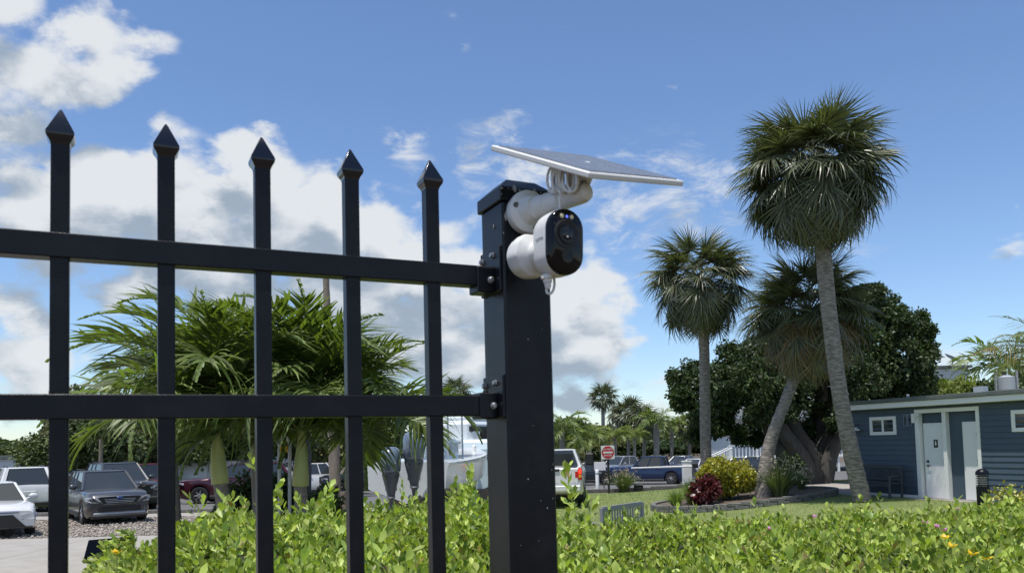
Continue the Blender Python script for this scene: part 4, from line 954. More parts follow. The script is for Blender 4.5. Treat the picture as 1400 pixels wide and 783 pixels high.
# ================================================================ BLUE BUILDING
A0 = G(1165, 25); A0.z = .40
wd = Vector((.41, -1.0, 0)).normalized(); wn = Vector((-wd.y, wd.x, 0))*-1          # wall direction to the right, outward normal
if wn.x > 0: wn = -wn
WMx = Matrix((wd, -wn, UP)).transposed()      # local x along wall, y into the building, z up
bld = thing('restroom_building', 'low dark blue clapboard building with white doors and a flat roof on the right', 'building', tuple(A0))
def wp(x, y, z): return A0+wd*x-wn*y+UP*z
def wbox(x0, x1, y0, y1, z0, z1, name, m, par=bld, ch=0): return MB().box(wp((x0+x1)/2, (y0+y1)/2, (z0+z1)/2), (x1-x0, y1-y0, z1-z0), WMx, ch).build(name, m, par)
def xat(px, y=0.0):      # distance along the wall (or a plane y behind it) at a photo column
    q = P(px, 620, 1)-EYE; k = q.x/q.y; b = A0-wn*y; return (k*b.y-b.x)/(wd.x-k*wd.y)
XD0, XD1 = xat(1259), xat(1338); XM0, XM1 = xat(1290.5), xat(1295.5); LEN = 8.2; WH = 2.53; DEP = 1.1
wbox(0, XD0, .02, .2, 0, WH, 'wall', MT['bluedk']); wbox(XD1, LEN, .02, .2, 0, WH, 'wall', MT['bluedk']); wbox(XD0, XD1, .02, .2, 2.36, WH, 'wall', MT['bluedk'])
wbox(0, .2, .2, 5, 0, WH, 'wall', MT['bluedk']); wbox(LEN-.2, LEN, .2, 5, 0, WH, 'wall', MT['bluedk']); wbox(.2, LEN-.2, 4.8, 5, 0, WH, 'wall', MT['bluedk'])
wbox(XD0, XD1, .135, .45, 0, WH, 'recess_wall', MT['blue'])
wbox(XD0-.001, XD0+.03, .12, .135, 0, WH, 'recess_wall', MT['blue']); wbox(XD1-.03, XD1, .12, .135, 0, WH, 'recess_wall', MT['blue'])
nb = 17; bh = WH/nb
for i in range(nb):
    z = i*bh
    segs = [(.10, XD0-.001), (XD1, LEN)] if z < 2.34 else [(.10, LEN)]
    for x0, x1 in segs:
        m = MB(); vs = []
        for x in (x0, x1): vs += [wp(x, .018, z), wp(x, -.024, z), wp(x, -.003, z+bh+.010), wp(x, .018, z+bh+.010)]
        m.add(vs, [(0, 1, 2, 3), (7, 6, 5, 4), (0, 4, 5, 1), (1, 5, 6, 2), (2, 6, 7, 3), (3, 7, 4, 0)]).build('siding_board', MT['blue'], bld)
wbox(0, .09, -.03, .02, 0, WH, 'corner_trim', MT['trimw'], ch=.004); wbox(.09, XD0-.14, -.034, .016, -.02, .07, 'base_trim', MT['trimw'])
wbox(XD0-.13, XD0+.005, -.035, .12, 0, 2.36, 'door_frame', MT['trimw'], ch=.005); wbox(XD1-.01, XD1+.09, -.035, .12, 0, 2.36, 'door_frame', MT['trimw'], ch=.005)
wbox(XD0-.13, XD1+.09, -.036, .12, 2.363, 2.47, 'door_frame', MT['trimw'], ch=.005); wbox(XM0, XM1, -.02, .13, 0, 2.36, 'divider', MT['trimw'], ch=.004)
wbox(XD0, XD1, -.03, .5, 0, .015, 'threshold', MT['conc'])
# two doors
def door(x0, x1, y, sign):
    wbox(x0-.05, x1+.05, y-.035, y+.04, 0, 2.08, 'door_surround', MT['trimw'], ch=.004)
    d = wbox(x0, x1, y-.06, y-.02, .02, 2.03, 'door', MT['doorw'], ch=.004)
    for z in (.35, 1.05, 1.75):
        wbox(x1-.012, x1+.012, y-.075, y-.058, z-.05, z+.05, 'hinge', MT['dplas'], d)
    if sign:
        for z, s_ in ((1.02, .035), (.90, .026)): MB().lathe(wp(x0+.09, y-.06, z), wn, [(0, s_), (.02, s_), (.03, s_*.6), (.05, s_*.5), (.055, .02)], 12).build('door_lock', MT['dplas'], d)
        MB().tube([wp(x0+.09, y-.105, .90), wp(x0+.2, y-.105, .90)], .012, 8).build('handle', MT['dplas'], d)
        pl = wbox(x0+.30, x0+.43, y-.066, y-.0605, 1.40, 1.62, 'door_sign', MT['signk'], d)
        MB().lathe(wp(x0+.365, y-.066, 1.575), wn, [(0, .016), (.002, .016)], 12).add([wp(x0+.34, y-.068, 1.55), wp(x0+.39, y-.068, 1.55), wp(x0+.385, y-.068, 1.46), wp(x0+.345, y-.068, 1.46)], [(0, 1, 2, 3)]).build('pictogram', MT['signw'], pl)
door(XD0+.075, XM0-.055, .135, True); door(xat(1316), XD1-.075, .135, False)
# windows: frame, mullion, two panes
def window(x0, x1, z0, z1):
    f = MB(); t_ = .10
    f.box(wp((x0+x1)/2, -.01, z1-t_/2), (x1-x0, .06, t_), WMx, .004); f.box(wp((x0+x1)/2, -.01, z0+t_/2), (x1-x0, .06, t_), WMx, .004)
    f.box(wp(x0+t_/2, -.01, (z0+z1)/2), (t_, .058, z1-z0-2*t_), WMx); f.box(wp(x1-t_/2, -.01, (z0+z1)/2), (t_, .058, z1-z0-2*t_), WMx)
    w = f.build('window', MT['trimw'], bld); xm = (x0+x1)/2
    wbox(xm-.035, xm+.035, -.032, .0, z0+t_, z1-t_, 'mullion', MT['trimw'], w)
    for a, b in ((x0+t_, xm-.035), (xm+.035, x1-t_)): wbox(a, b, -.018, -.006, z0+t_, z1-t_, 'pane', MT['glassd'], w)
window(xat(1192), xat(1228), 1.78, 2.32); window(xat(1386.5), xat(1386.5)+1.05, 1.78, 2.32)
# roof with fascia
MB().box(wp(LEN/2+.1, 2.4, WH+.10), (LEN+.32, 5.4, .16), WMx, .01).build('fascia', MT['trimw'], bld)
MB().box(wp(LEN/2+.1, 2.4, WH+.235), (LEN+.44, 5.52, .11), WMx, .01).build('roof', MT['roofm'], bld)
for x in (xat(1221),):
    MB().lathe(wp(x, .7, WH+.28), UP, [(0, .03), (.10, .03), (.11, .045), (.14, .045), (.15, .02)], 10).build('vent_pipe', MT['silver'], bld)
wbox(xat(1322)-.1, xat(1322)+.18, .5, .7, WH+.29, WH+.48, 'roof_box', MT['silver'])
# barn lamp, sign, small camera by the door
lm = MB(); q = wp(xat(1176), -.03, 1.93)
lm.lathe(q+wn*.10, UP, [(-.0, .145), (.006, .15), (.05, .09), (.09, .04), (.10, .03)], 18)
sh_ = lm.build('lamp_shade', MT['trimw'], bld, smooth=True); MB().tube([q+UP*.10+wn*.10, q+UP*.20+wn*.09, q+UP*.2, q+UP*.14], .012, 6).build('lamp_arm', MT['dplas'], sh_)
sx = xat(1244); sg = wbox(sx-.15, sx+.15, -.03, -.02, 2.02, 2.36, 'restroom_sign', mat('pale blue sign', (.12, .16, .22), .5))
for dx, dress in ((-.075, False), (.075, True)):
    m = MB().lathe(wp(sx+dx, -.031, 2.30), wn, [(0, .022), (.003, .022)], 12)
    w_ = .05 if dress else .035
    m.add([wp(sx+dx-.035, -.034, 2.27), wp(sx+dx-w_, -.034, 2.15), wp(sx+dx+w_, -.034, 2.15), wp(sx+dx+.035, -.034, 2.27)], [(0, 1, 2, 3)])
    for l in (-.018, .018): m.box(wp(sx+dx+l, -.034, 2.10), (.022, .004, .10), WMx)
    m.build('figure', MT['signk'], sg)
wbox(xat(1253)-.03, xat(1253)+.06, -.10, -.036, 2.10, 2.36, 'junction_box', MT['trimw']); MB().tube([wp(XD0+.05, -.06, 2.26), wp(XD0+.05, -.2, 2.24)], .03, 10).build('wall_camera', MT['plastic'], bld, smooth=True)
# slatted bench against the wall
def slat_bench(name, label, o, ax, ay, Ln, m, cat='bench', back=.9):
    """ax along the bench, ay the way it faces"""
    t = thing(name, label, cat, tuple(o)); Bm = Matrix((ax, -ay, UP)).transposed(); q = lambda x, y, z: Vector(o)+ax*x+ay*y+UP*z
    bx = lambda n_, x, y, z, sx, sy, sz: MB().box(q(x, y, z), (sx, sy, sz), Bm, .006).build(n_, m, t)
    for s_ in (-1, 1):
        bx('leg', s_*(Ln/2-.04), -.22, back/2, .06, .06, back); bx('leg', s_*(Ln/2-.04), .24, .31, .06, .06, .62)
        bx('armrest', s_*(Ln/2-.04), .02, .635, .07, .56, .035)
    bx('top_rail', 0, -.22, back-.03, Ln-.14, .045, .10); bx('lower_rail', 0, -.22, .52, Ln-.14, .04, .06); bx('apron', 0, .22, .38, Ln-.14, .03, .08)
    k = int((Ln-.2)/.085)
    for i in range(k): bx('back_slat', -Ln/2+.12+(Ln-.24)*i/(k-1), -.22, .70, .045, .02, .30)
    for i in range(6): bx('seat_slat', 0, -.17+.078*i, .435, Ln-.02, .065, .025)
    return t
slat_bench('garden_bench', 'dark slatted bench against the blue wall under the small window', wp((xat(1187)+xat(1240))/2, -.48, -.02), wd, wn, xat(1241)-xat(1186), MT['benchb'], back=.92)
gb = P(838, 700, 15.6); gb.z = float(tz(gb.x, gb.y))+.05; gax = (Vector((P(872, 690, 16.3).x, 16.5, 0))-Vector((P(797, 700, 15.0).x, 15.0, 0))).normalized()
gay = Vector((-gax.y, gax.x, 0)); slat_bench('park_bench', 'grey slatted bench on the lawn, its back showing over the hedge', gb+Vector((.0, 0, 0)), gax, gay, 1.55, MT['benchg'], back=.93)

# ================================================================ STREET FURNITURE
def obj1(name, label, cat, o): return thing(name, label, cat, tuple(o))
b = G(1346, 18); t = obj1('bollard_light', 'black louvred bollard light before the blue wall', 'bollard light', b)
MB().lathe(b, UP, [(0, .15), (.02, .15), (.03, .132), (.70, .132)], 24).build('column', MT['black'], t, smooth=True, ang=40)
MB().lathe(b+UP*.70, UP, [(0, .09), (.24, .09)], 16).build('lamp_core', MT['trimw'], t, smooth=True)
for k in range(5): MB().lathe(b+UP*(.715+.048*k), UP, [(0, .134), (.004, .136), (.020, .118), (.021, .09)], 24).build('louvre', MT['black'], t, smooth=True, ang=40)
MB().lathe(b+UP*.945, UP, [(0, .136), (.05, .134), (.09, .118), (.125, .08), (.14, .03), (.142, .001)], 24).build('dome_cap', MT['black'], t, smooth=True)
# do-not-enter sign
b = G(833, 35.6); c = P(831, 618, 35.5); t = obj1('road_sign', 'square white and red do not enter sign on a black post', 'road sign', b)
MB().box(((b.x+c.x)/2, b.y, (b.z+c.z)/2+.15), (.09, .09, c.z-b.z+.4), None, .01).build('post', MT['signk'], t)
hw_ = .295
pl = MB().box((c.x, c.y, c.z), (2*hw_, .012, 2*hw_), None, .02).build('plate', MT['signw'], t)
MB().lathe((c.x, c.y-.0065, c.z), (0, -1, 0), [(0, .275), (.002, .275)], 40).build('red_disc', MT['signr'], pl)
MB().box((c.x, c.y-.0115, c.z), (.42, .003, .075), None).build('white_bar', MT['signw'], pl)
for s_, z in (('DO NOT', .135), ('ENTER', -.135)): text(pl, 'lettering', s_, (c.x, c.y-.0125, c.z+z), (1, 0, 0), (0, 0, 1), .085, MT['signw'], .001)
b = G(817, 41); t = obj1('white_post', 'short white marker post left of the road sign', 'post', b); MB().lathe(b, UP, [(0, .09), (1.0, .09), (1.05, .06), (1.07, .02)], 12).build('shaft', MT['trimw'], t, smooth=True, ang=40); MB().lathe(b+UP*.8, UP, [(0, .093), (.1, .093)], 12).build('band', MT['silver'], t)
b = G(821, 44); t = obj1('notice_board', 'small white notice on two stakes left of the road sign', 'notice', b)
for s_ in (-.2, .2): MB().box((b.x+s_, b.y, b.z+.6), (.05, .05, 1.2), None).build('stake', MT['signk'], t)
MB().box((b.x, b.y-.04, b.z+1.25), (.62, .02, .45), None, .01).build('plate', MT['signw'], t)
b = G(873, 36.2); t = obj1('utility_box', 'small dark box on the kerb right of the plumed grass', 'utility box', b); MB().box(b+UP*.14, (.38, .3, .28), None, .02).build('case', MT['dplas'], t); MB().box(b+UP*.29, (.42, .34, .03), None, .01).build('lid', MT['conc2'], t)
# barrier gate
b = G(940, 39.5); t = obj1('barrier_gate', 'white parking barrier with its arm lowered in front of the blue pickup', 'barrier', b)
MB().box(b+UP*.65, (.42, .38, 1.3), None, .02).build('cabinet', MT['trimw'], t); MB().box(b+UP*1.32, (.46, .42, .05), None, .01).build('lid', MT['trimw'], t)
e0 = P(944, 637, 39.1); e1_ = P(863, 639.5, 39.1); MB().tube([e0+Vector((.15, 0, 0)), e1_], [.05, .035], 8).build('arm', MT['trimw'], t)
MB().box(e0+Vector((.22, 0, .02)), (.32, .1, .22), None, .02).build('pivot', MT['signk'], t)
# pipe arch behind the palms
t = obj1('pipe_arch', 'galvanised pipe arch with a yellow tag between the bushy palms', 'pipe', G(389, 17))
q1, q2 = P(382, 606, 17), P(396, 606, 17); g1, g2 = G(382, 17), G(396, 17); tp = P(389, 596, 17)
MB().tube(spl([g1, q1-UP*.1, q1, Vector((q1.x*.8+q2.x*.2, q1.y, tp.z)), Vector((q1.x*.2+q2.x*.8, q1.y, tp.z)), q2, q2-UP*.1, g2], 6), .038, 10).build('pipe', MT['galv'], t, smooth=True)
for z in (.55, .9): MB().tube([g1+UP*z, g2+UP*z], .03, 8).build('cross_pipe', MT['galv'], t)
MB().box((q1+q2)/2-UP*.12-Vector((0, .05, 0)), (.17, .012, .12), None).build('tag', MT['yellow'], t)
# stake by the palms, utility pole, short posts
b = G(457, 30); t = obj1('utility_pole', 'weathered wooden utility pole rising behind the bushy palms', 'pole', b); tpq = P(445, 362, 30)
MB().tube(spl([b, b.lerp(tpq, .5), tpq], 4), [.17]+[.15]*6+[.12, .12], 12).build('shaft', MT['wood'], t, smooth=True); MB().box(tpq-UP*.2, (.2, .2, .1), None).build('cap_band', MT['galv'], t)
b = G(461, 26); t = obj1('tree_stump_post', 'leaning wooden post beside the black truck', 'post', b); MB().tube([b, P(459, 606, 26)], [.16, .12], 10).build('shaft', MT['wood'], t, smooth=True)
b = G(137, 40); t = obj1('bare_trunk', 'slim bare pale trunk behind the grey wagon', 'pole', b); MB().tube([b, P(138, 600, 40)], [.12, .09], 8).build('shaft', MT['wood'], t, smooth=True)
b = G(471, 25); t = obj1('short_post', 'short round wooden bollard by the concrete apron', 'bollard', b); MB().tube([b, b+UP*.85], [.13, .12], 10).build('shaft', MT['wood'], t, smooth=True)
# black board by the hedge end
q = [P(121, 738, 6.6), P(182, 733, 6.9), P(183, 765, 6.85), P(113, 768, 6.5)]; bb = Vector(((q[0].x+q[1].x)/2, 6.8, 0)); t = obj1('black_board', 'flat black board standing by the left end of the hedge', 'sign board', bb)
dn = Vector((.2, .95, .05)).normalized()*.02; MB().add(q+[v+dn for v in q], [(3, 2, 1, 0), (4, 5, 6, 7), (0, 1, 5, 4), (1, 2, 6, 5), (2, 3, 7, 6), (3, 0, 4, 7)]).build('board', MT['gloss'], t)
for v in (q[3].lerp(q[2], .2), q[3].lerp(q[2], .8)): MB().tube([v+dn*.5, Vector((v.x, v.y+.03, 0))], .015, 6).build('stake', MT['signk'], t)

# ================================================================ VEHICLES
def car(name, label, cat, loc, th, L, Wd, H, body, kind='suv', belt=None, front=None, group='parked vehicles', wheel_r=.34, cab=None, tint='glassd', nose=.62, hood=None, clear=.22, wb=None, low_trim=True, rear=None, rimm='rim'):
    """kind: suv, sedan, van, pickup. local +x is forward"""
    t = thing(name, label, cat, tuple(loc), th, group, local=True)
    hood = hood or H*.60; belt = belt or hood+.02
    xf, xr = L/2, -L/2; wb = wb or L*.59; fa = wb*.5+.03; ra = -wb*.5+.03
    if cab is None: cab = {'suv': (L*.20, L*.03, -L*.40, -L*.49), 'sedan': (L*.17, L*.01, -L*.22, -L*.38), 'van': (L*.42, L*.30, -L*.475, -L*.49), 'pickup': (L*.20, L*.09, -L*.115, -L*.15)}[kind]
    cx0, rx0, rx1, cx1 = cab
    # lower body: rings along x
    stations = sorted(set([xr, xr+.05, xr+.14, xr+.4, cx1, 0, cx0, xf-.75, xf-.4, xf-.18, xf-.06, xf]+[a+d for a in (fa, ra) for d in (-wheel_r-.10, -wheel_r-.04, -wheel_r*.8, -wheel_r*.45, 0, wheel_r*.45, wheel_r*.8, wheel_r+.04, wheel_r+.10)]))
    stations = [s_ for s_ in stations if xr <= s_ <= xf]
    def topz(x):
        if x > cx0: k = (x-cx0)/(xf-cx0); return hood+(belt-hood)*(1-k)-.08*k**3*(1 if kind != 'pickup' else .4)-(.10 if x > xf-.08 else 0)*(1 if x >= xf else .4)
        if kind == 'sedan' and x < cx1: k = (cx1-x)/(cx1-xr); return belt-.06*k**3-(.14 if x <= xr+.001 else 0)
        if x < cx1: return belt-(.12 if x <= xr+.001 else 0)*(.3 if kind == 'pickup' else 1)
        return belt
    def half(x):
        k = 1.0
        if x > xf-.75: k = 1-.13*((x-(xf-.75))/.75)**2.2*(nose/.62)
        if x < xr+.4: k = 1-.06*((xr+.4-x)/.4)**2
        return Wd/2*k
    def zb(x):
        z = clear+(.10*((x-(xf-.4))/.4) if x > xf-.4 else 0)+(.10*((xr+.4-x)/.4) if x < xr+.4 else 0)
        for a in (fa, ra):
            d = abs(x-a); rr = wheel_r+.055
            if d < rr: z = max(z, wheel_r+math.sqrt(max(0, rr*rr-d*d))*1.0)
        return z
    vs = []; nr = 9
    for x in stations:
        w_, zt, z0 = half(x), topz(x), zb(x); zm = z0+(zt-z0)*.45
        half_ring = [(0, z0 if abs(z0-clear) < .15 else z0), (-w_*.93, z0), (-w_*.995, z0+(zt-z0)*.12), (-w_, zm), (-w_*.975, z0+(zt-z0)*.80), (-w_*.93, zt-.03), (-w_*.84, zt), (0, zt+.025)]
        ring = [(y, z) for y, z in half_ring]+[(-y, z) for y, z in half_ring[-2:0:-1]]
        vs += [(x, y, z) for y, z in ring]
    k = len(ring); ns = len(stations)
    fs = [(i*k+j, i*k+(j+1) % k, (i+1)*k+(j+1) % k, (i+1)*k+j) for i in range(ns-1) for j in range(k)]+[tuple(range(k-1, -1, -1)), tuple(range((ns-1)*k, ns*k))]
    MB().add(vs, fs).build('body', body, t, smooth=True, ang=38)
    # dark underbody and wheel wells
    MB().box((0, 0, clear+.12), (L*.9, Wd*.86, .2)).box((fa, 0, wheel_r+.12), (wheel_r*2, Wd*.90, wheel_r*1.3)).box((ra, 0, wheel_r+.12), (wheel_r*2, Wd*.90, wheel_r*1.3)).build('underbody', MT['dplas'], t)
    # glasshouse
    hb, ht = Wd/2*.90, Wd/2*(.70 if kind != 'van' else .82); zr = H-.045
    bs = [(cx0, hb*.96), (cx0-.15, hb), (cx1+.15, hb), (cx1, hb*.95)]; tp = [(rx0, ht*.92), (rx0-.12, ht), (rx1+.12, ht), (rx1, ht*.92)]
    lowr = [(x, -y, belt-.02) for x, y in bs]+[(x, y, belt-.02) for x, y in bs[::-1]]; upr = [(x, -y, zr) for x, y in tp]+[(x, y, zr) for x, y in tp[::-1]]
    gh = MB().add(lowr+upr, [(i, (i+1) % 8, 8+(i+1) % 8, 8+i)[::-1] for i in range(8)]+[tuple(range(8, 16))[::-1]]).build('windows', MT[tint] if kind != 'van' else body, t)
    rv = []
    for s_, z in ((1.0, zr-.01), (1.03, zr+.01), (.97, zr+.035), (.80, H)):
        cxm = (rx0+rx1)/2
        rv += [((x-cxm)*(1+(s_-1)*.5)+cxm, -y*s_, z) for x, y in tp]+[((x-cxm)*(1+(s_-1)*.5)+cxm, y*s_, z) for x, y in tp[::-1]]
    MB().add(rv, [(r_*8+i, r_*8+(i+1) % 8, r_*8+8+(i+1) % 8, r_*8+8+i) for r_ in range(3) for i in range(8)]+[tuple(range(24, 32))]).build('roof', body, t, smooth=True, ang=60)
    pil = MB()
    def pillar(b0, t0, w_): pil.tube([b0, t0], [w_, w_*.8], 5)
    for s_ in (-1, 1):
        pillar(Vector((cx0, s_*hb*.965, belt-.02)), Vector((rx0, s_*ht*.94, zr)), .05); pillar(Vector((cx1, s_*hb*.955, belt-.02)), Vector((rx1, s_*ht*.94, zr)), .065 if kind != 'suv' else .10)
        for f in ((.42, .72) if kind in ('suv',) else (.48,)):
            xb = cx0-.15+(cx1-cx0+.3)*f; xt = rx0-.12+(rx1-rx0+.24)*f; pillar(Vector((xb, s_*hb, belt)), Vector((xt, s_*ht, zr)), .035)
        pil.tube([(cx0-.1, s_*hb*1.01, belt), (cx1+.1, s_*hb*1.01, belt)], .018, 5)
    pil.build('pillars', body, t)
    # wheels
    for x in (fa, ra):
        for s_ in (-1, 1):
            wh = MB().lathe((x, s_*(Wd/2-.22), wheel_r), (0, s_, 0), [(0, wheel_r*.9), (.02, wheel_r), (.19, wheel_r), (.215, wheel_r*.94), (.22, wheel_r*.70), (.20, wheel_r*.66)], 22).build('wheel', MT['tyre'], t, smooth=True, ang=40)
            hub = MB().lathe((x, s_*(Wd/2-.215), wheel_r), (0, s_, 0), [(.15, wheel_r*.68), (.195, wheel_r*.68), (.195, wheel_r*.60), (.17, wheel_r*.58)], 22)
            for q in range(7):
                a = q*2*math.pi/7; dx, dz = math.cos(a), math.sin(a)
                hub.tube([(x+dx*.05, s_*(Wd/2-.02), wheel_r+dz*.05), (x+dx*wheel_r*.62, s_*(Wd/2-.03), wheel_r+dz*wheel_r*.62)], [.028, .020], 5)
            hub.lathe((x, s_*(Wd/2-.05), wheel_r), (0, s_, 0), [(0, .07), (.04, .06), (.045, .03)], 12)
            hub.build('rim', MT[rimm], wh, smooth=True, ang=40)
    if low_trim:
        for s_ in (-1, 1): MB().box(((fa+ra)/2, s_*(Wd/2-.01), clear+.08), (wb-2*wheel_r-.12, .05, .16), None, .02).build('sill_trim', MT['dplas'], t)
    # front: lamps, grille, bumper intake, plate
    fw = half(xf-.1); hood_ = hood; hood = hood-(.12 if kind == 'sedan' else .03)
    for s_ in (-1, 1):
        MB().add([(xf+.03, s_*fw*.58, hood-.16), (xf+.03, s_*fw*.60, hood-.29), (xf+.02, s_*fw*.97, hood-.28), (xf-.26, s_*(half(xf-.3)*1.05), hood-.21), (xf-.24, s_*half(xf-.28)*1.04, hood-.13), (xf+.0, s_*fw*.93, hood-.12)]+
                 [(xf-.12, s_*fw*.60, hood-.17), (xf-.12, s_*fw*.62, hood-.30), (xf-.2, s_*fw*.90, hood-.28), (xf-.36, s_*fw*.9, hood-.20), (xf-.34, s_*fw*.88, hood-.12), (xf-.16, s_*fw*.78, hood-.13)],
                 [(0, 1, 2, 3, 4, 5), (11, 10, 9, 8, 7, 6)]+[(i, (i+1) % 6, 6+(i+1) % 6, 6+i) for i in range(6)]).build('headlight', MT['lampg'], t)
        MB().box((xr+.03, s_*Wd/2*.80, belt-.22), (.14, .16, .26), None, .03).build('tail_light', MT['lampr'], t)
        mm = MB().ell((cx0-.32, s_*(Wd/2+.10), belt+.10), (.06, .13, .085), 10, 8).tube([(cx0-.3, s_*(Wd/2-.08), belt+.03), (cx0-.31, s_*(Wd/2+.02), belt+.06)], .025, 5).build('mirror', body, t, smooth=True)
        for xx in (cx0-.75, cx0-1.65):
            if xx > cx1+.2 and kind != 'van': MB().box((xx, s_*(Wd/2+.004), belt-.13), (.2, .03, .035), None, .01).build('door_handle', body, t)
    hood = hood_
    if front == 'wagon':
        g = MB().prism([(-.62, .0), (-.50, -.17), (-.44, -.20), (.44, -.20), (.50, -.17), (.62, .0), (.54, .03), (-.54, .03)], (0, 1, 0), (0, 0, 1), (xf-.06, 0, hood-.18), .09).build('grille', MT['dplas'], t)
        for a, b_ in (((-.62, .0), (-.50, -.17)), ((.62, 0), (.50, -.17)), ((-.54, .03), (.54, .03)), ((-.62, 0), (-.54, .03)), ((.62, 0), (.54, .03)), ((-.46, -.20), (.46, -.20))): MB().tube([(xf+.035, a[0], hood-.18+a[1]), (xf+.035, b_[0], hood-.18+b_[1])], .018, 6).build('grille_trim', MT['chrome'], g)
        for z in (.05, .10, .15): MB().box((xf+.035, 0, hood-.18-z), (.02, .95-z*1.2, .014)).build('grille_bar', MT['silver'], g)
        MB().ell((xf+.045, 0, hood-.20), (.02, .10, .055), 16, 8).build('emblem', mat('blue emblem', (.05, .09, .22), .2, .5), g, smooth=True)
        MB().box((xf-.015, 0, clear+.27), (.07, 1.25, .17), None, .03).build('intake', MT['dplas'], t); MB().box((xf-.01, 0, clear+.13), (.06, 1.5, .07), None, .02).build('skid_plate', MT['silver'], t)
        for s_ in (-1, 1): MB().box((xf-.05, s_*.72, clear+.24), (.10, .10, .20), None, .03).build('fog_lamp', MT['lampg'], t)
        MB().box((xf-.10, 0, clear+.04), (.3, 1.6, .12), None, .03).build('chin', MT['dplas'], t)
    elif front == 'sedan':
        MB().prism([(-.30, .0), (-.62, -.34), (.62, -.34), (.30, .0)], (0, 1, 0), (0, 0, 1), (xf-.07, 0, hood-.27), .09).build('grille', MT['dplas'], t); MB().box((xf+.0, 0, hood-.20), (.05, .9, .05), None, .02).build('grille_trim', MT['chrome'], t)
        for s_ in (-1, 1): MB().box((xf-.16, s_*.78, clear+.22), (.10, .06, .22), None, .02).build('fog_slot', MT['dplas'], t)
    elif front == 'truck':
        g = MB().box((xf-.01, 0, hood-.30), (.07, Wd*.62, .40), None, .02).build('grille', MT['dplas'], t)
        for z in (-.12, 0, .12): MB().box((xf+.03, 0, hood-.30+z), (.03, Wd*.60, .035)).build('grille_bar', MT['chrome'] if rear != 'dark' else MT['dplas'], g)
        MB().box((xf+.03, 0, clear+.22), (.18, Wd*.94, .2), None, .04).build('bumper', MT['chrome'] if rear != 'dark' else MT['dplas'], t)
    else:
        MB().box((xf-.01, 0, hood-.28), (.05, Wd*.5, .16), None, .03).build('grille', MT['dplas'], t); MB().box((xf-.02, 0, clear+.22), (.06, Wd*.6, .14), None, .03).build('intake', MT['dplas'], t)
    if kind == 'pickup':
        bl = cx1-xr-.08
        MB().box((xr+.05+bl/2, 0, belt-.015), (bl-.1, Wd*.78, .06)).build('bed', MT['dplas'], t)
        for s_ in (-1, 1): MB().box((xr+.04+bl/2, s_*(Wd/2*.90), belt+.02), (bl, .09, .05), None, .015).build('bed_rail', body, t)
        MB().box((xr-.01, 0, belt-.25), (.05, Wd*.84, .46), None, .015).build('tailgate', body, t)
        MB().box((xr-.06, 0, clear+.25), (.18, Wd*.92, .20), None, .03).build('rear_bumper', body if rear == 'body' else MT['chrome'], t)
    if kind == 'suv':
        for s_ in (-1, 1): MB().tube([(rx0-.25, s_*ht*.9, H-.02), (rx0-.35, s_*ht*.9, H+.04), (rx1+.25, s_*ht*.9, H+.04), (rx1+.15, s_*ht*.9, H-.02)], .02, 6).build('roof_rail', MT['dplas'], t)
        MB().box((xr-.015, 0, belt-.30), (.03, .52, .16), None, .01).build('plate', MT['signw'], t); MB().box((xr+.0, 0, clear+.17), (.12, Wd*.9, .16), None, .03).build('rear_bumper', MT['dplas'], t)
    return t
deg = R
pw, pg, pm, pbk = paint('car white', (.72, .72, .71)), paint('car grey', (.085, .085, .09), .45), paint('car maroon', (.055, .009, .014), .2), paint('car black', (.008, .008, .009))
pbl, psv, pdg, prd = paint('car blue', (.006, .020, .075), .3), paint('car silver', (.42, .43, .43), .5), paint('car dark grey', (.07, .075, .08), .4), paint('car red', (.14, .010, .010))
car('parked_sedan', 'white sedan at the left edge with a wide black grille', 'car', G(-14, 23.4), deg(-52), 4.85, 1.84, 1.45, pw, 'sedan', front='sedan', hood=.90, belt=.93, low_trim=False)
car('parked_suv', 'white SUV seen from behind at the left edge beyond the sedan', 'car', G(28, 32.5), deg(127), 4.9, 1.95, 1.78, pw, 'suv', belt=1.10, hood=1.08)
car('parked_wagon', 'grey wagon facing the camera with a blue oval badge', 'car', G(143, 27.2), deg(-53), 4.85, 1.88, 1.64, pg, 'suv', front='wagon', hood=1.02, belt=1.05, wheel_r=.355)
car('parked_suv', 'dark grey SUV directly behind the grey wagon', 'car', G(163, 33), deg(-50), 4.9, 1.95, 1.85, pdg, 'suv', hood=1.12, belt=1.15, front='truck', rear='dark')
car('parked_car', 'dark blue car whose roof shows left of the grey wagon', 'car', G(103, 38), deg(-50), 4.6, 1.8, 1.5, pbl, 'sedan')
car('parked_car', 'white car low behind the left windows of the grey wagon', 'car', G(98, 35), deg(-50), 4.4, 1.8, 1.42, psv, 'sedan')
car('parked_pickup', 'red pickup between the grey wagon and the second picket', 'pickup truck', G(194, 38), deg(129), 5.4, 1.95, 1.85, prd, 'pickup', wheel_r=.38)
vn = car('work_van', 'long white van with a roof ladder rack behind the maroon SUV', 'van', G(298, 50), deg(-3), 5.6, 2.0, 2.25, pw, 'van', hood=1.20, belt=1.22, wheel_r=.36)
for s_ in (-1, 1):
    MB().box((.55, s_*.935, 1.52), (2.2, .02, .5), rotz(0)).box((2.05, s_*.925, 1.50), (.7, .03, .5)).build('side_window' if 0 else 'side_panel', mat('van window %d' % s_, (.55, .57, .58), .3), vn) if 0 else None
    MB().add([(1.95, s_*.925, 1.25), (1.2, s_*.925, 1.25), (1.2, s_*.86, 1.85), (1.55, s_*.86, 1.85)], [(0, 1, 2, 3)]).add([(1.95, s_*.90, 1.25), (1.2, s_*.90, 1.25), (1.2, s_*.83, 1.85), (1.55, s_*.83, 1.85)], [(3, 2, 1, 0)]).build('side_window', MT['glassd'], vn)
    MB().tube([(1.0, s_*.6, 2.22), (-2.4, s_*.6, 2.22)], .025, 6).build('ladder_rail', MT['alum'], vn)
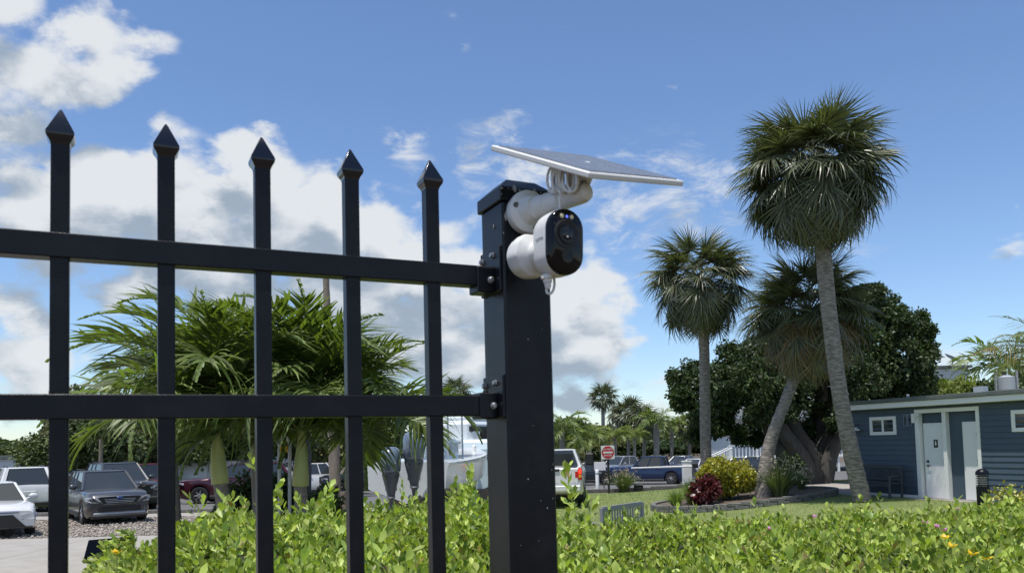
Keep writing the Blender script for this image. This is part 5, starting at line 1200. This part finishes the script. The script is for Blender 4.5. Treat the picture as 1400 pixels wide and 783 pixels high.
MB().add([(2.38, -.78, 1.26), (2.38, .78, 1.26), (1.74, .68, 2.02), (1.74, -.68, 2.02)], [(0, 1, 2, 3)]).build('windscreen', MT['glassd'], vn)
for k in range(9): MB().tube([(.9-.4*k, -.6, 2.22), (.9-.4*k, .6, 2.22)], .015, 5).build('rung', MT['alum'], vn)
car('parked_suv', 'maroon SUV facing left with a five-spoke alloy wheel beside the slanting palm', 'car', G(328, 36), deg(183), 4.85, 1.93, 1.73, pm, 'suv', hood=1.10, belt=1.12, wheel_r=.38)
car('parked_pickup', 'white pickup behind the weathered posts left of the black truck', 'pickup truck', G(438, 50), deg(4), 5.6, 2.0, 1.95, pw, 'pickup', wheel_r=.42, hood=1.22, belt=1.25)
car('parked_truck', 'black truck behind the fourth picket facing left', 'pickup truck', G(493, 48), deg(200), 4.6, 1.95, 1.88, pbk, 'suv', wheel_r=.42, hood=1.20, belt=1.23, front='truck', rear='dark', rimm='rimd')
wp_ = G(762, 29.8); wt = car('parked_pickup', 'white pickup seen from behind right of the post with a sunlit tail lamp', 'pickup truck', wp_, deg(84), 5.7, 2.05, 1.95, pw, 'pickup', wheel_r=.44, hood=1.25, belt=1.34, rear='body', clear=.42)
for s_ in (-1, 1):
    tl = MB().box((-2.87, s_*.93, 1.14), (.12, .12, .40), None, .02).build('tail_lamp', MT['lampr'], wt); MB().box((-2.935, s_*.93, 1.22), (.01, .09, .14), None).build('brake_lens', MT['lampglow'], tl); MB().box((-2.935, s_*.93, 1.07), (.01, .09, .10), None).build('turn_lens', MT['lampo'], tl)
    MB().box((.62, s_*1.22, 1.55), (.14, .32, .46), None, .05).build('tow_mirror', MT['dplas'], wt); MB().tube([(.65, s_*.95, 1.45), (.65, s_*1.15, 1.5)], .03, 6).build('mirror_arm', MT['dplas'], wt)
MB().box((-2.91, 0, 1.28), (.02, .5, .08), None, .02).build('tailgate_handle', MT['dplas'], wt); MB().box((-1.05, 0, 1.62), (.02, 1.3, .34), rotz(0)).build('rear_glass', MT['glassd'], wt)
car('parked_pickup', 'dark blue crew-cab pickup side-on behind the barrier arm', 'pickup truck', G(890, 55), deg(155), 5.7, 2.0, 1.9, pbl, 'pickup', wheel_r=.41, hood=1.20, belt=1.24, front='truck', cab=(.95, .35, -.95, -1.1))
car('parked_pickup', 'silver pickup facing left beside the blue pickup behind the road sign', 'pickup truck', G(852, 60), deg(216), 5.7, 2.0, 1.88, psv, 'pickup', wheel_r=.41, hood=1.22, belt=1.26, front='truck')
for px, d, th, pa_, lab in ((800, 56, 180, pbk, 'dark car partly behind the white pickup mirror'), (938, 66, 230, pbl, 'blue car in the far row right of the blue pickup'), (950, 62, 225, pw, 'white car in the far row left of the straight palm'), (978, 70, 220, psv, 'pale silver car in the far row just right of the straight palm'), (992, 76, 225, pw, 'white car at the rear of the far row below the railings'),
    (1012, 62, 215, pdg, 'dark car in the far row below the white railings'), (1030, 66, 215, psv, 'silver car in the far row left of the leaning palm'), (930, 74, 225, psv, 'grey car at the far back above the blue pickup tail'), (8, 40, 127, psv, 'silver car beyond the white SUV at the left edge'), (60, 44, 127, pw, 'white car hidden behind the first picket beyond the SUV')):
    car('parked_car', lab, 'car', G(px, d), deg(th), 4.6, 1.82, 1.5, pa_, 'sedan' if px % 2 == 0 else 'suv', group='cars in the far rows')

# ================================================================ BOATS
def outboard(label, o, th, s=1.0):
    t = thing('outboard_motor', label, 'outboard motor', tuple(o), th, 'outboard motors on the boat stern', local=True)
    # local: +x aft, z up, origin at the bottom of the skeg
    def loft(secs, n=20, pw_=2.6):
        vs = []
        for z, x0, x1, w_ in secs:
            c = (x0+x1)/2; a_ = (x1-x0)/2
            for k in range(n):
                a = 2*math.pi*k/n; ca, sa = math.cos(a), math.sin(a); q = (abs(ca)**pw_+abs(sa)**pw_)**(-1/pw_); vs.append(((c+a_*ca*q)*s, (w_*sa*q)*s, z*s))
        k = len(secs); return MB().add(vs, [(i*n+j, i*n+(j+1) % n, (i+1)*n+(j+1) % n, (i+1)*n+j) for i in range(k-1) for j in range(n)]+[tuple(range(n-1, -1, -1)), tuple(range((k-1)*n, k*n))])
    cw = loft([(1.20, -.30, .34, .23), (1.24, -.34, .38, .255), (1.42, -.36, .41, .265), (1.62, -.36, .40, .26), (1.74, -.33, .36, .235), (1.81, -.25, .27, .19), (1.845, -.12, .12, .10)]).build('cowl', MT['cowl'], t, smooth=True, ang=50)
    for sd_ in (-1, 1): text_local(cw, 'brand_name', 'YAMAHA', (.02, sd_*.268, 1.55), (sd_*-1, 0, 0), .055, MT['signw'])
    text_local(cw, 'brand_name', 'YAMAHA', (.413, 0, 1.50), (0, 1, 0), .05, MT['signw'])
    loft([(.55, -.16, .20, .09), (.75, -.20, .25, .13), (.95, -.25, .30, .185), (1.12, -.29, .34, .225), (1.195, -.29, .335, .22)]).build('midsection', MT['outb'], t, smooth=True, ang=50)
    for z in (1.10,):
        for sd_ in (-.12, .12): MB().lathe((.30*s, sd_*s, z*s), (1, 0, 0), [(0, .022), (.02, .022)], 8).build('bolt', MT['dplas'], t)
    loft([(.15, -.10, .10, .02), (.22, -.22, .18, .04), (.50, -.17, .20, .07), (.56, -.16, .30, .11), (.58, -.14, .28, .11), (.60, -.12, .16, .06)]).build('gearcase', MT['outb'], t, smooth=True, ang=40)
    MB().lathe((-.28*s, 0, .27*s), (1, 0, 0), [(0, .02), (.08, .06), (.28, .065), (.42, .05), (.46, .045), (.50, .02)], 14).build('torpedo', MT['outb'], t, smooth=True)
    for q in range(3):
        a = q*2.094+.4; c = Vector((.20*s, 0, .27*s)); d = Vector((0, math.cos(a), math.sin(a))); e = Vector((.35, -math.sin(a), math.cos(a))).normalized()
        MB().add([c+d*.04, c+d*.10+e*.06, c+d*.18+e*.07, c+d*.2, c+d*.17-e*.06, c+d*.09-e*.05]+[c+d*.04+Vector((.01, 0, 0)), c+d*.10+e*.06+Vector((.01, 0, 0)), c+d*.18+e*.07+Vector((.01, 0, 0)), c+d*.2+Vector((.01, 0, 0)), c+d*.17-e*.06+Vector((.01, 0, 0)), c+d*.09-e*.05+Vector((.01, 0, 0))], [(0, 1, 2, 3, 4, 5), (11, 10, 9, 8, 7, 6)]+[(i, (i+1) % 6, 6+(i+1) % 6, 6+i) for i in range(6)]).build('propeller_blade', MT['outb'], t)
    MB().box((-.36*s, 0, .95*s), (.16*s, .30*s, .5*s), None, .02).build('clamp_bracket', MT['dplas'], t)
    return t
def text_local(par, name, body, c, ax, h, m, ay=(0, 0, 1)):
    cu = bpy.data.curves.new(name, 'FONT'); cu.body = body; cu.size = h*1.4; cu.extrude = .002; cu.align_x = 'CENTER'; cu.align_y = 'CENTER'; cu.resolution_u = 2
    o = bpy.data.objects.new(name, cu); COL.objects.link(o); dg = bpy.context.evaluated_depsgraph_get(); dg.update(); me = bpy.data.meshes.new_from_object(o.evaluated_get(dg)); bpy.data.objects.remove(o)
    ax = Vector(ax); ay = Vector(ay); az = ax.cross(ay); me.transform(Matrix.Translation(c) @ Matrix((ax, ay, az)).transposed().to_4x4()); me.materials.clear(); me.materials.append(m)
    o = bpy.data.objects.new(name, me); COL.objects.link(o); o.parent = par; return o
def boat(label, o, th, L, B, zk, zg, hull_m, name='motor_boat'):
    t = thing(name, label, 'boat', tuple(o), th, local=True); vs = []; st = np.linspace(0, 1, 14)       # x=0 stern, +x bow
    for q in st:
        x = q*L; w_ = B/2*(1-max(0, (q-.45)/.55)**2.2)*(.96+.04*min(1, q*5)); zt = zg+.35*q**2; zc = zk+.38+.30*q**2; k0_ = zk+(zg-zk)*.75*max(0, (q-.6)/.4)**2.5
        w_ = max(w_, .02)
        half_r = [(0, k0_), (-w_*.45, k0_+(zc-k0_)*.55), (-w_*.88, zc), (-w_*.93, zc+.03), (-w_*1.0, zt-.12), (-w_*1.03, zt-.09), (-w_*1.03, zt-.02), (-w_*.97, zt), (-w_*.88, zt)]
        vs += [(x, y, z) for y, z in half_r]+[(x, -y, z) for y, z in half_r[::-1][:-1]]
    k = 17; fs = [(i*k+j, i*k+j+1, (i+1)*k+j+1, (i+1)*k+j) for i in range(13) for j in range(k-1)]+[tuple(range(k))]
    h_ = MB().add(vs, fs).build('hull', hull_m, t, smooth=True, ang=40)
    MB().add([(q*L, s_*B/2*(1-max(0, (q-.45)/.55)**2.2)*.89, zg-.25+.3*q*q) for q in np.linspace(0.02, .97, 10) for s_ in (-1, 1)], [(2*i, 2*i+1, 2*i+3, 2*i+2) for i in range(9)]).build('deck', MT['hullw'], t)
    return t, h_
bo = P(556, 690, 22.3); bth = deg(78); gz = float(tz(bo.x, bo.y))
bdir = Vector((math.cos(bth), math.sin(bth), 0)); bsd = Vector((-bdir.y, bdir.x, 0))
t1, _ = boat('white boat on the hard with two big outboards behind the last pickets', (bo.x, bo.y, gz), bth, 7.2, 2.5, .62, 1.75, MT['hullw'])
MB().box((3.2, 0, 2.0), (1.3, .9, .8), None, .12).build('console', MT['hullw'], t1); MB().box((2.9, 0, 3.3), (2.4, 1.9, .06), None, .03).build('hardtop', MT['hullw'], t1)
for x in (2.1, 3.7):
    for s_ in (-.6, .6): MB().tube([(x, s_, 1.6), (x+.1, s_*.95, 3.28)], .03, 7).build('top_post', MT['alum'], t1)
for k in range(3): MB().box((1.2+k*2.4, 0, .33), (.4, 1.9, .66), None, .02).build('keel_block', MT['wood'], t1)
for lab, px, so_, dz_ in (('left outboard of the pair, half hidden by palm fronds', 535, 1.04, -.22), ('right outboard of the pair, with a slate blue cowl against the white boat', 567, 1.14, 0)):
    q = P(px, 690, 21.5); outboard(lab, (q.x, q.y, P(px, 698, 21.5).z+dz_), bth+math.pi+.35, so_)
bo = P(650, 690, 29); t2, h2 = boat('larger pale blue boat with black hull lettering behind the hedge sprigs', (bo.x-.1, 29.6, float(tz(bo.x, 30))), deg(72), 7.0, 2.8, .45, 2.02, MT['hullb'])
text_local(h2, 'boat_name', 'NUT', (-.03, -.35, 1.70), (0, -1, 0), .24, MT['signk'])
text_local(h2, 'boat_name', 'I', (-.03, .35, 1.70), (0, -1, 0), .24, MT['signk'])
MB().box((2.8, 0, 2.15), (2.6, 2.2, .5), None, .12).build('cabin', MT['hullw'], t2)
for x in np.linspace(.2, 2.6, 7): MB().tube([(x, -1.2, 2.0), (x, -1.15, 2.62)], .022, 6).build('stanchion', MT['trimw'], t2)
MB().tube(spl([Vector((-.3, -1.15, 2.62)), Vector((2.2, -1.15, 2.64)), Vector((2.6, -1.15, 2.55)), Vector((2.75, -1.2, 2.1))], 6), .035, 8).build('top_rail', MT['trimw'], t2, smooth=True)
MB().tube([(-.3, -1.18, 2.32), (2.68, -1.18, 2.32)], .02, 6).build('mid_rail', MT['trimw'], t2)
MB().add([(3.2, -1.0, 2.05), (3.9, -1.0, 2.05), (3.75, -.95, 2.75), (3.45, -.95, 2.75), (3.2, 1.0, 2.05), (3.9, 1.0, 2.05), (3.75, .95, 2.75), (3.45, .95, 2.75)], [(0, 1, 2, 3), (7, 6, 5, 4), (0, 3, 7, 4), (1, 5, 6, 2), (3, 2, 6, 7), (0, 4, 5, 1)]).build('windscreen', MT['gloss'], t2)
for k in range(3): MB().box((1.2+k*3, 0, .24), (.4, 2.2, .48), None, .02).build('keel_block', MT['wood'], t2)
b = G(650, 27.6); t = obj1('mooring_post', 'slim white post in front of the pale blue boat', 'post', b); MB().lathe(b, UP, [(0, .07), (2.15, .07), (2.2, .02)], 12).build('shaft', MT['trimw'], t, smooth=True, ang=40)
# big yacht beyond
yb = G(690, 52); t3, _ = boat('large white yacht beyond the pale blue boat, mostly behind the post', (yb.x-4.2, 52, yb.z), deg(60), 9, 3.6, .6, 3.0, MT['hullw'])
MB().box((4.2, 0, 3.8), (5, 2.8, 1.5), None, .3).build('cabin', MT['hullw'], t3); MB().box((4.1, 0, 3.95), (4.6, 2.84, .5), None, .1).build('cabin_windows', MT['glassd'], t3); MB().box((3.9, 0, 4.7), (3.2, 2.4, .25), None, .1).build('flybridge', MT['hullw'], t3)
for k in range(3): MB().box((1.5+k*2.8, 0, .3), (.6, 3, .6), None).build('keel_block', MT['wood'], t3)

# ================================================================ MARINA HOUSE, RAMP AND FAR BUILDINGS
mb_ = G(1118, 68); mh = thing('marina_house', 'raised white house with dark windows and porch seen through the spreading tree', 'building', tuple(mb_), 0)
x0 = mb_.x-7.5; y0 = mb_.y
def hb(a, b_, y1, y2, z1, z2, n_, m, par=None): return MB().box(((a+b_)/2, (y1+y2)/2, (z1+z2)/2+mb_.z), (b_-a, y2-y1, z2-z1), None, .01).build(n_, m, par or mh)
hb(x0, x0+14, y0+1.6, y0+8, 1.4, 4.6, 'wall', MT['bldw']); hb(x0-.4, x0+14.4, y0-.5, y0+8.4, 4.6, 4.85, 'eave', MT['trimw']); hb(x0, x0+14, y0-.2, y0+1.6, 1.2, 1.4, 'porch_floor', MT['trimw'])
rfm = MB().add([(x0-.5, y0-.6, mb_.z+4.85), (x0+14.5, y0-.6, mb_.z+4.85), (x0+14.5, y0+8.5, mb_.z+4.85), (x0-.5, y0+8.5, mb_.z+4.85), (x0+3, y0+4, mb_.z+6.3), (x0+11, y0+4, mb_.z+6.3)], [(0, 1, 5, 4), (1, 2, 5), (2, 3, 4, 5), (3, 0, 4)]).build('roof', MT['roofm'], mh)
for k in range(5):
    w = hb(x0+1.2+2.7*k, x0+2.9+2.7*k, y0+1.55, y0+1.6, 2.1, 3.9, 'window', MT['trimw']); hb(x0+1.3+2.7*k, x0+2.8+2.7*k, y0+1.52, y0+1.545, 2.2, 3.8, 'pane', MT['glassd'], w)
for k in range(7): hb(x0+.1+2.27*k, x0+.28+2.27*k, y0-.1, y0+.08, -.2, 4.6, 'porch_post', MT['trimw'])
for k in range(46): hb(x0+.3*k, x0+.3*k+.08, y0-.06, y0, 1.4, 2.3, 'baluster', MT['trimw'])
hb(x0, x0+14, y0-.1, y0+.03, 2.3, 2.38, 'hand_rail', MT['trimw'])
# stair with railings down to the left
st = thing('outside_stair', 'white railed stair coming down from the marina house porch', 'stairs', (x0, y0-1, mb_.z))
for k in range(9): MB().box((x0-.2-.3*k, y0-.8, mb_.z+1.25-.14*k), (.34, 1.3, .06)).build('step', MT['bldw'], st)
for s_ in (-1.45, -.15):
    MB().tube([(x0, y0+s_, mb_.z+2.2), (x0-2.9, y0+s_, mb_.z+.95)], .05, 6).build('hand_rail', MT['trimw'], st)
    for k in range(14): MB().tube([(x0-.2*k-.1, y0+s_, mb_.z+1.2-.093*k), (x0-.2*k-.1, y0+s_, mb_.z+2.17-.0865*k)], .028, 4).build('baluster', MT['trimw'], st)
rb = G(1012, 72); rp = thing('railed_ramp', 'long white railed ramp behind the far row of cars', 'ramp', tuple(rb))
MB().add([(rb.x-3, rb.y, rb.z), (rb.x+3, rb.y, rb.z+.9), (rb.x+3, rb.y+1.6, rb.z+.9), (rb.x-3, rb.y+1.6, rb.z), (rb.x-3, rb.y, rb.z-.3), (rb.x+3, rb.y, rb.z-.3), (rb.x+3, rb.y+1.6, rb.z-.3), (rb.x-3, rb.y+1.6, rb.z-.3)], [(0, 1, 2, 3), (0, 4, 5, 1), (1, 5, 6, 2), (2, 6, 7, 3), (3, 7, 4, 0)]).build('slope', MT['conc'], rp)
for yy in (0, 1.6):
    for h_ in (.5, 1.0): MB().tube([(rb.x-3, rb.y+yy, rb.z+h_+.35), (rb.x+3, rb.y+yy, rb.z+.9+h_)], .05, 5).build('hand_rail', MT['trimw'], rp)
    for k in range(19): MB().tube([(rb.x-3+k/3, rb.y+yy, rb.z+.05*k), (rb.x-3+k/3, rb.y+yy, rb.z+1.32+.03*k)], .035, 4).build('baluster', MT['trimw'], rp)
def far_house(px, d, w_, h, m, label, roof=True):
    b = G(px, d); t = thing('far_building', label, 'building', tuple(b)); MB().box(b+Vector((0, 2.5, h/2)), (w_, 5, h), None, .02).build('wall', m, t)
    MB().box(b+Vector((0, 2.5, h+.12)), (w_+.5, 5.5, .24), None, .02).build('roof', MT['roofm'], t)
    for k in range(max(2, int(w_/2.4))):
        x = b.x-w_/2+1+2.2*k
        if x < b.x+w_/2-.8: wi = MB().box((x, b.y-.01, b.z+h*.62), (1.2, .06, .9), None).build('window', MT['trimw'], t); MB().box((x, b.y-.045, b.z+h*.62), (1.0, .03, .72), None).build('pane', MT['glassd'], wi)
far_house(45, 56, 8, 2.8, MT['bldw'], 'pale low building far behind the white SUV'); far_house(180, 60, 10, 3.0, MT['bldw'], 'pale low building behind the dark grey SUV'); far_house(290, 64, 12, 2.6, MT['bldw'], 'pale low building behind the white van'); far_house(1292, 70, 5, 8.6, MT['bldw'], 'white upper storey showing above the trees behind the blue roof')
# dish on the white roof, silver drum behind the roof
q = P(1302, 491, 69); t = obj1('satellite_dish', 'small dish on the white upper storey above the blue roof', 'dish', q-UP*.6); MB().tube([q-UP*.9, q], .05, 6).build('mast', MT['silver'], t); MB().lathe(q, (.5, -.2, .9), [(0, .05), (.05, .5), (.16, .75), (.18, .74), (.08, .48), (.03, .02)], 18).build('bowl', MT['silver'], t, smooth=True)
q = P(1376, 521, 33.5); g = G(1376, 33.5); t = obj1('metal_tank', 'pale metal tank on a frame showing above the blue roof', 'tank', g)
MB().lathe(Vector((q.x, q.y, q.z-.35)), UP, [(-.1, .12), (0, .32), (.52, .32), (.60, .12)], 20).build('drum', MT['silver'], t, smooth=True, ang=40)
for a in (-.45, .45): MB().tube([(q.x+a, q.y, g.z), (q.x+a, q.y, q.z+.45)], .05, 6).build('leg', MT['galv'], t)
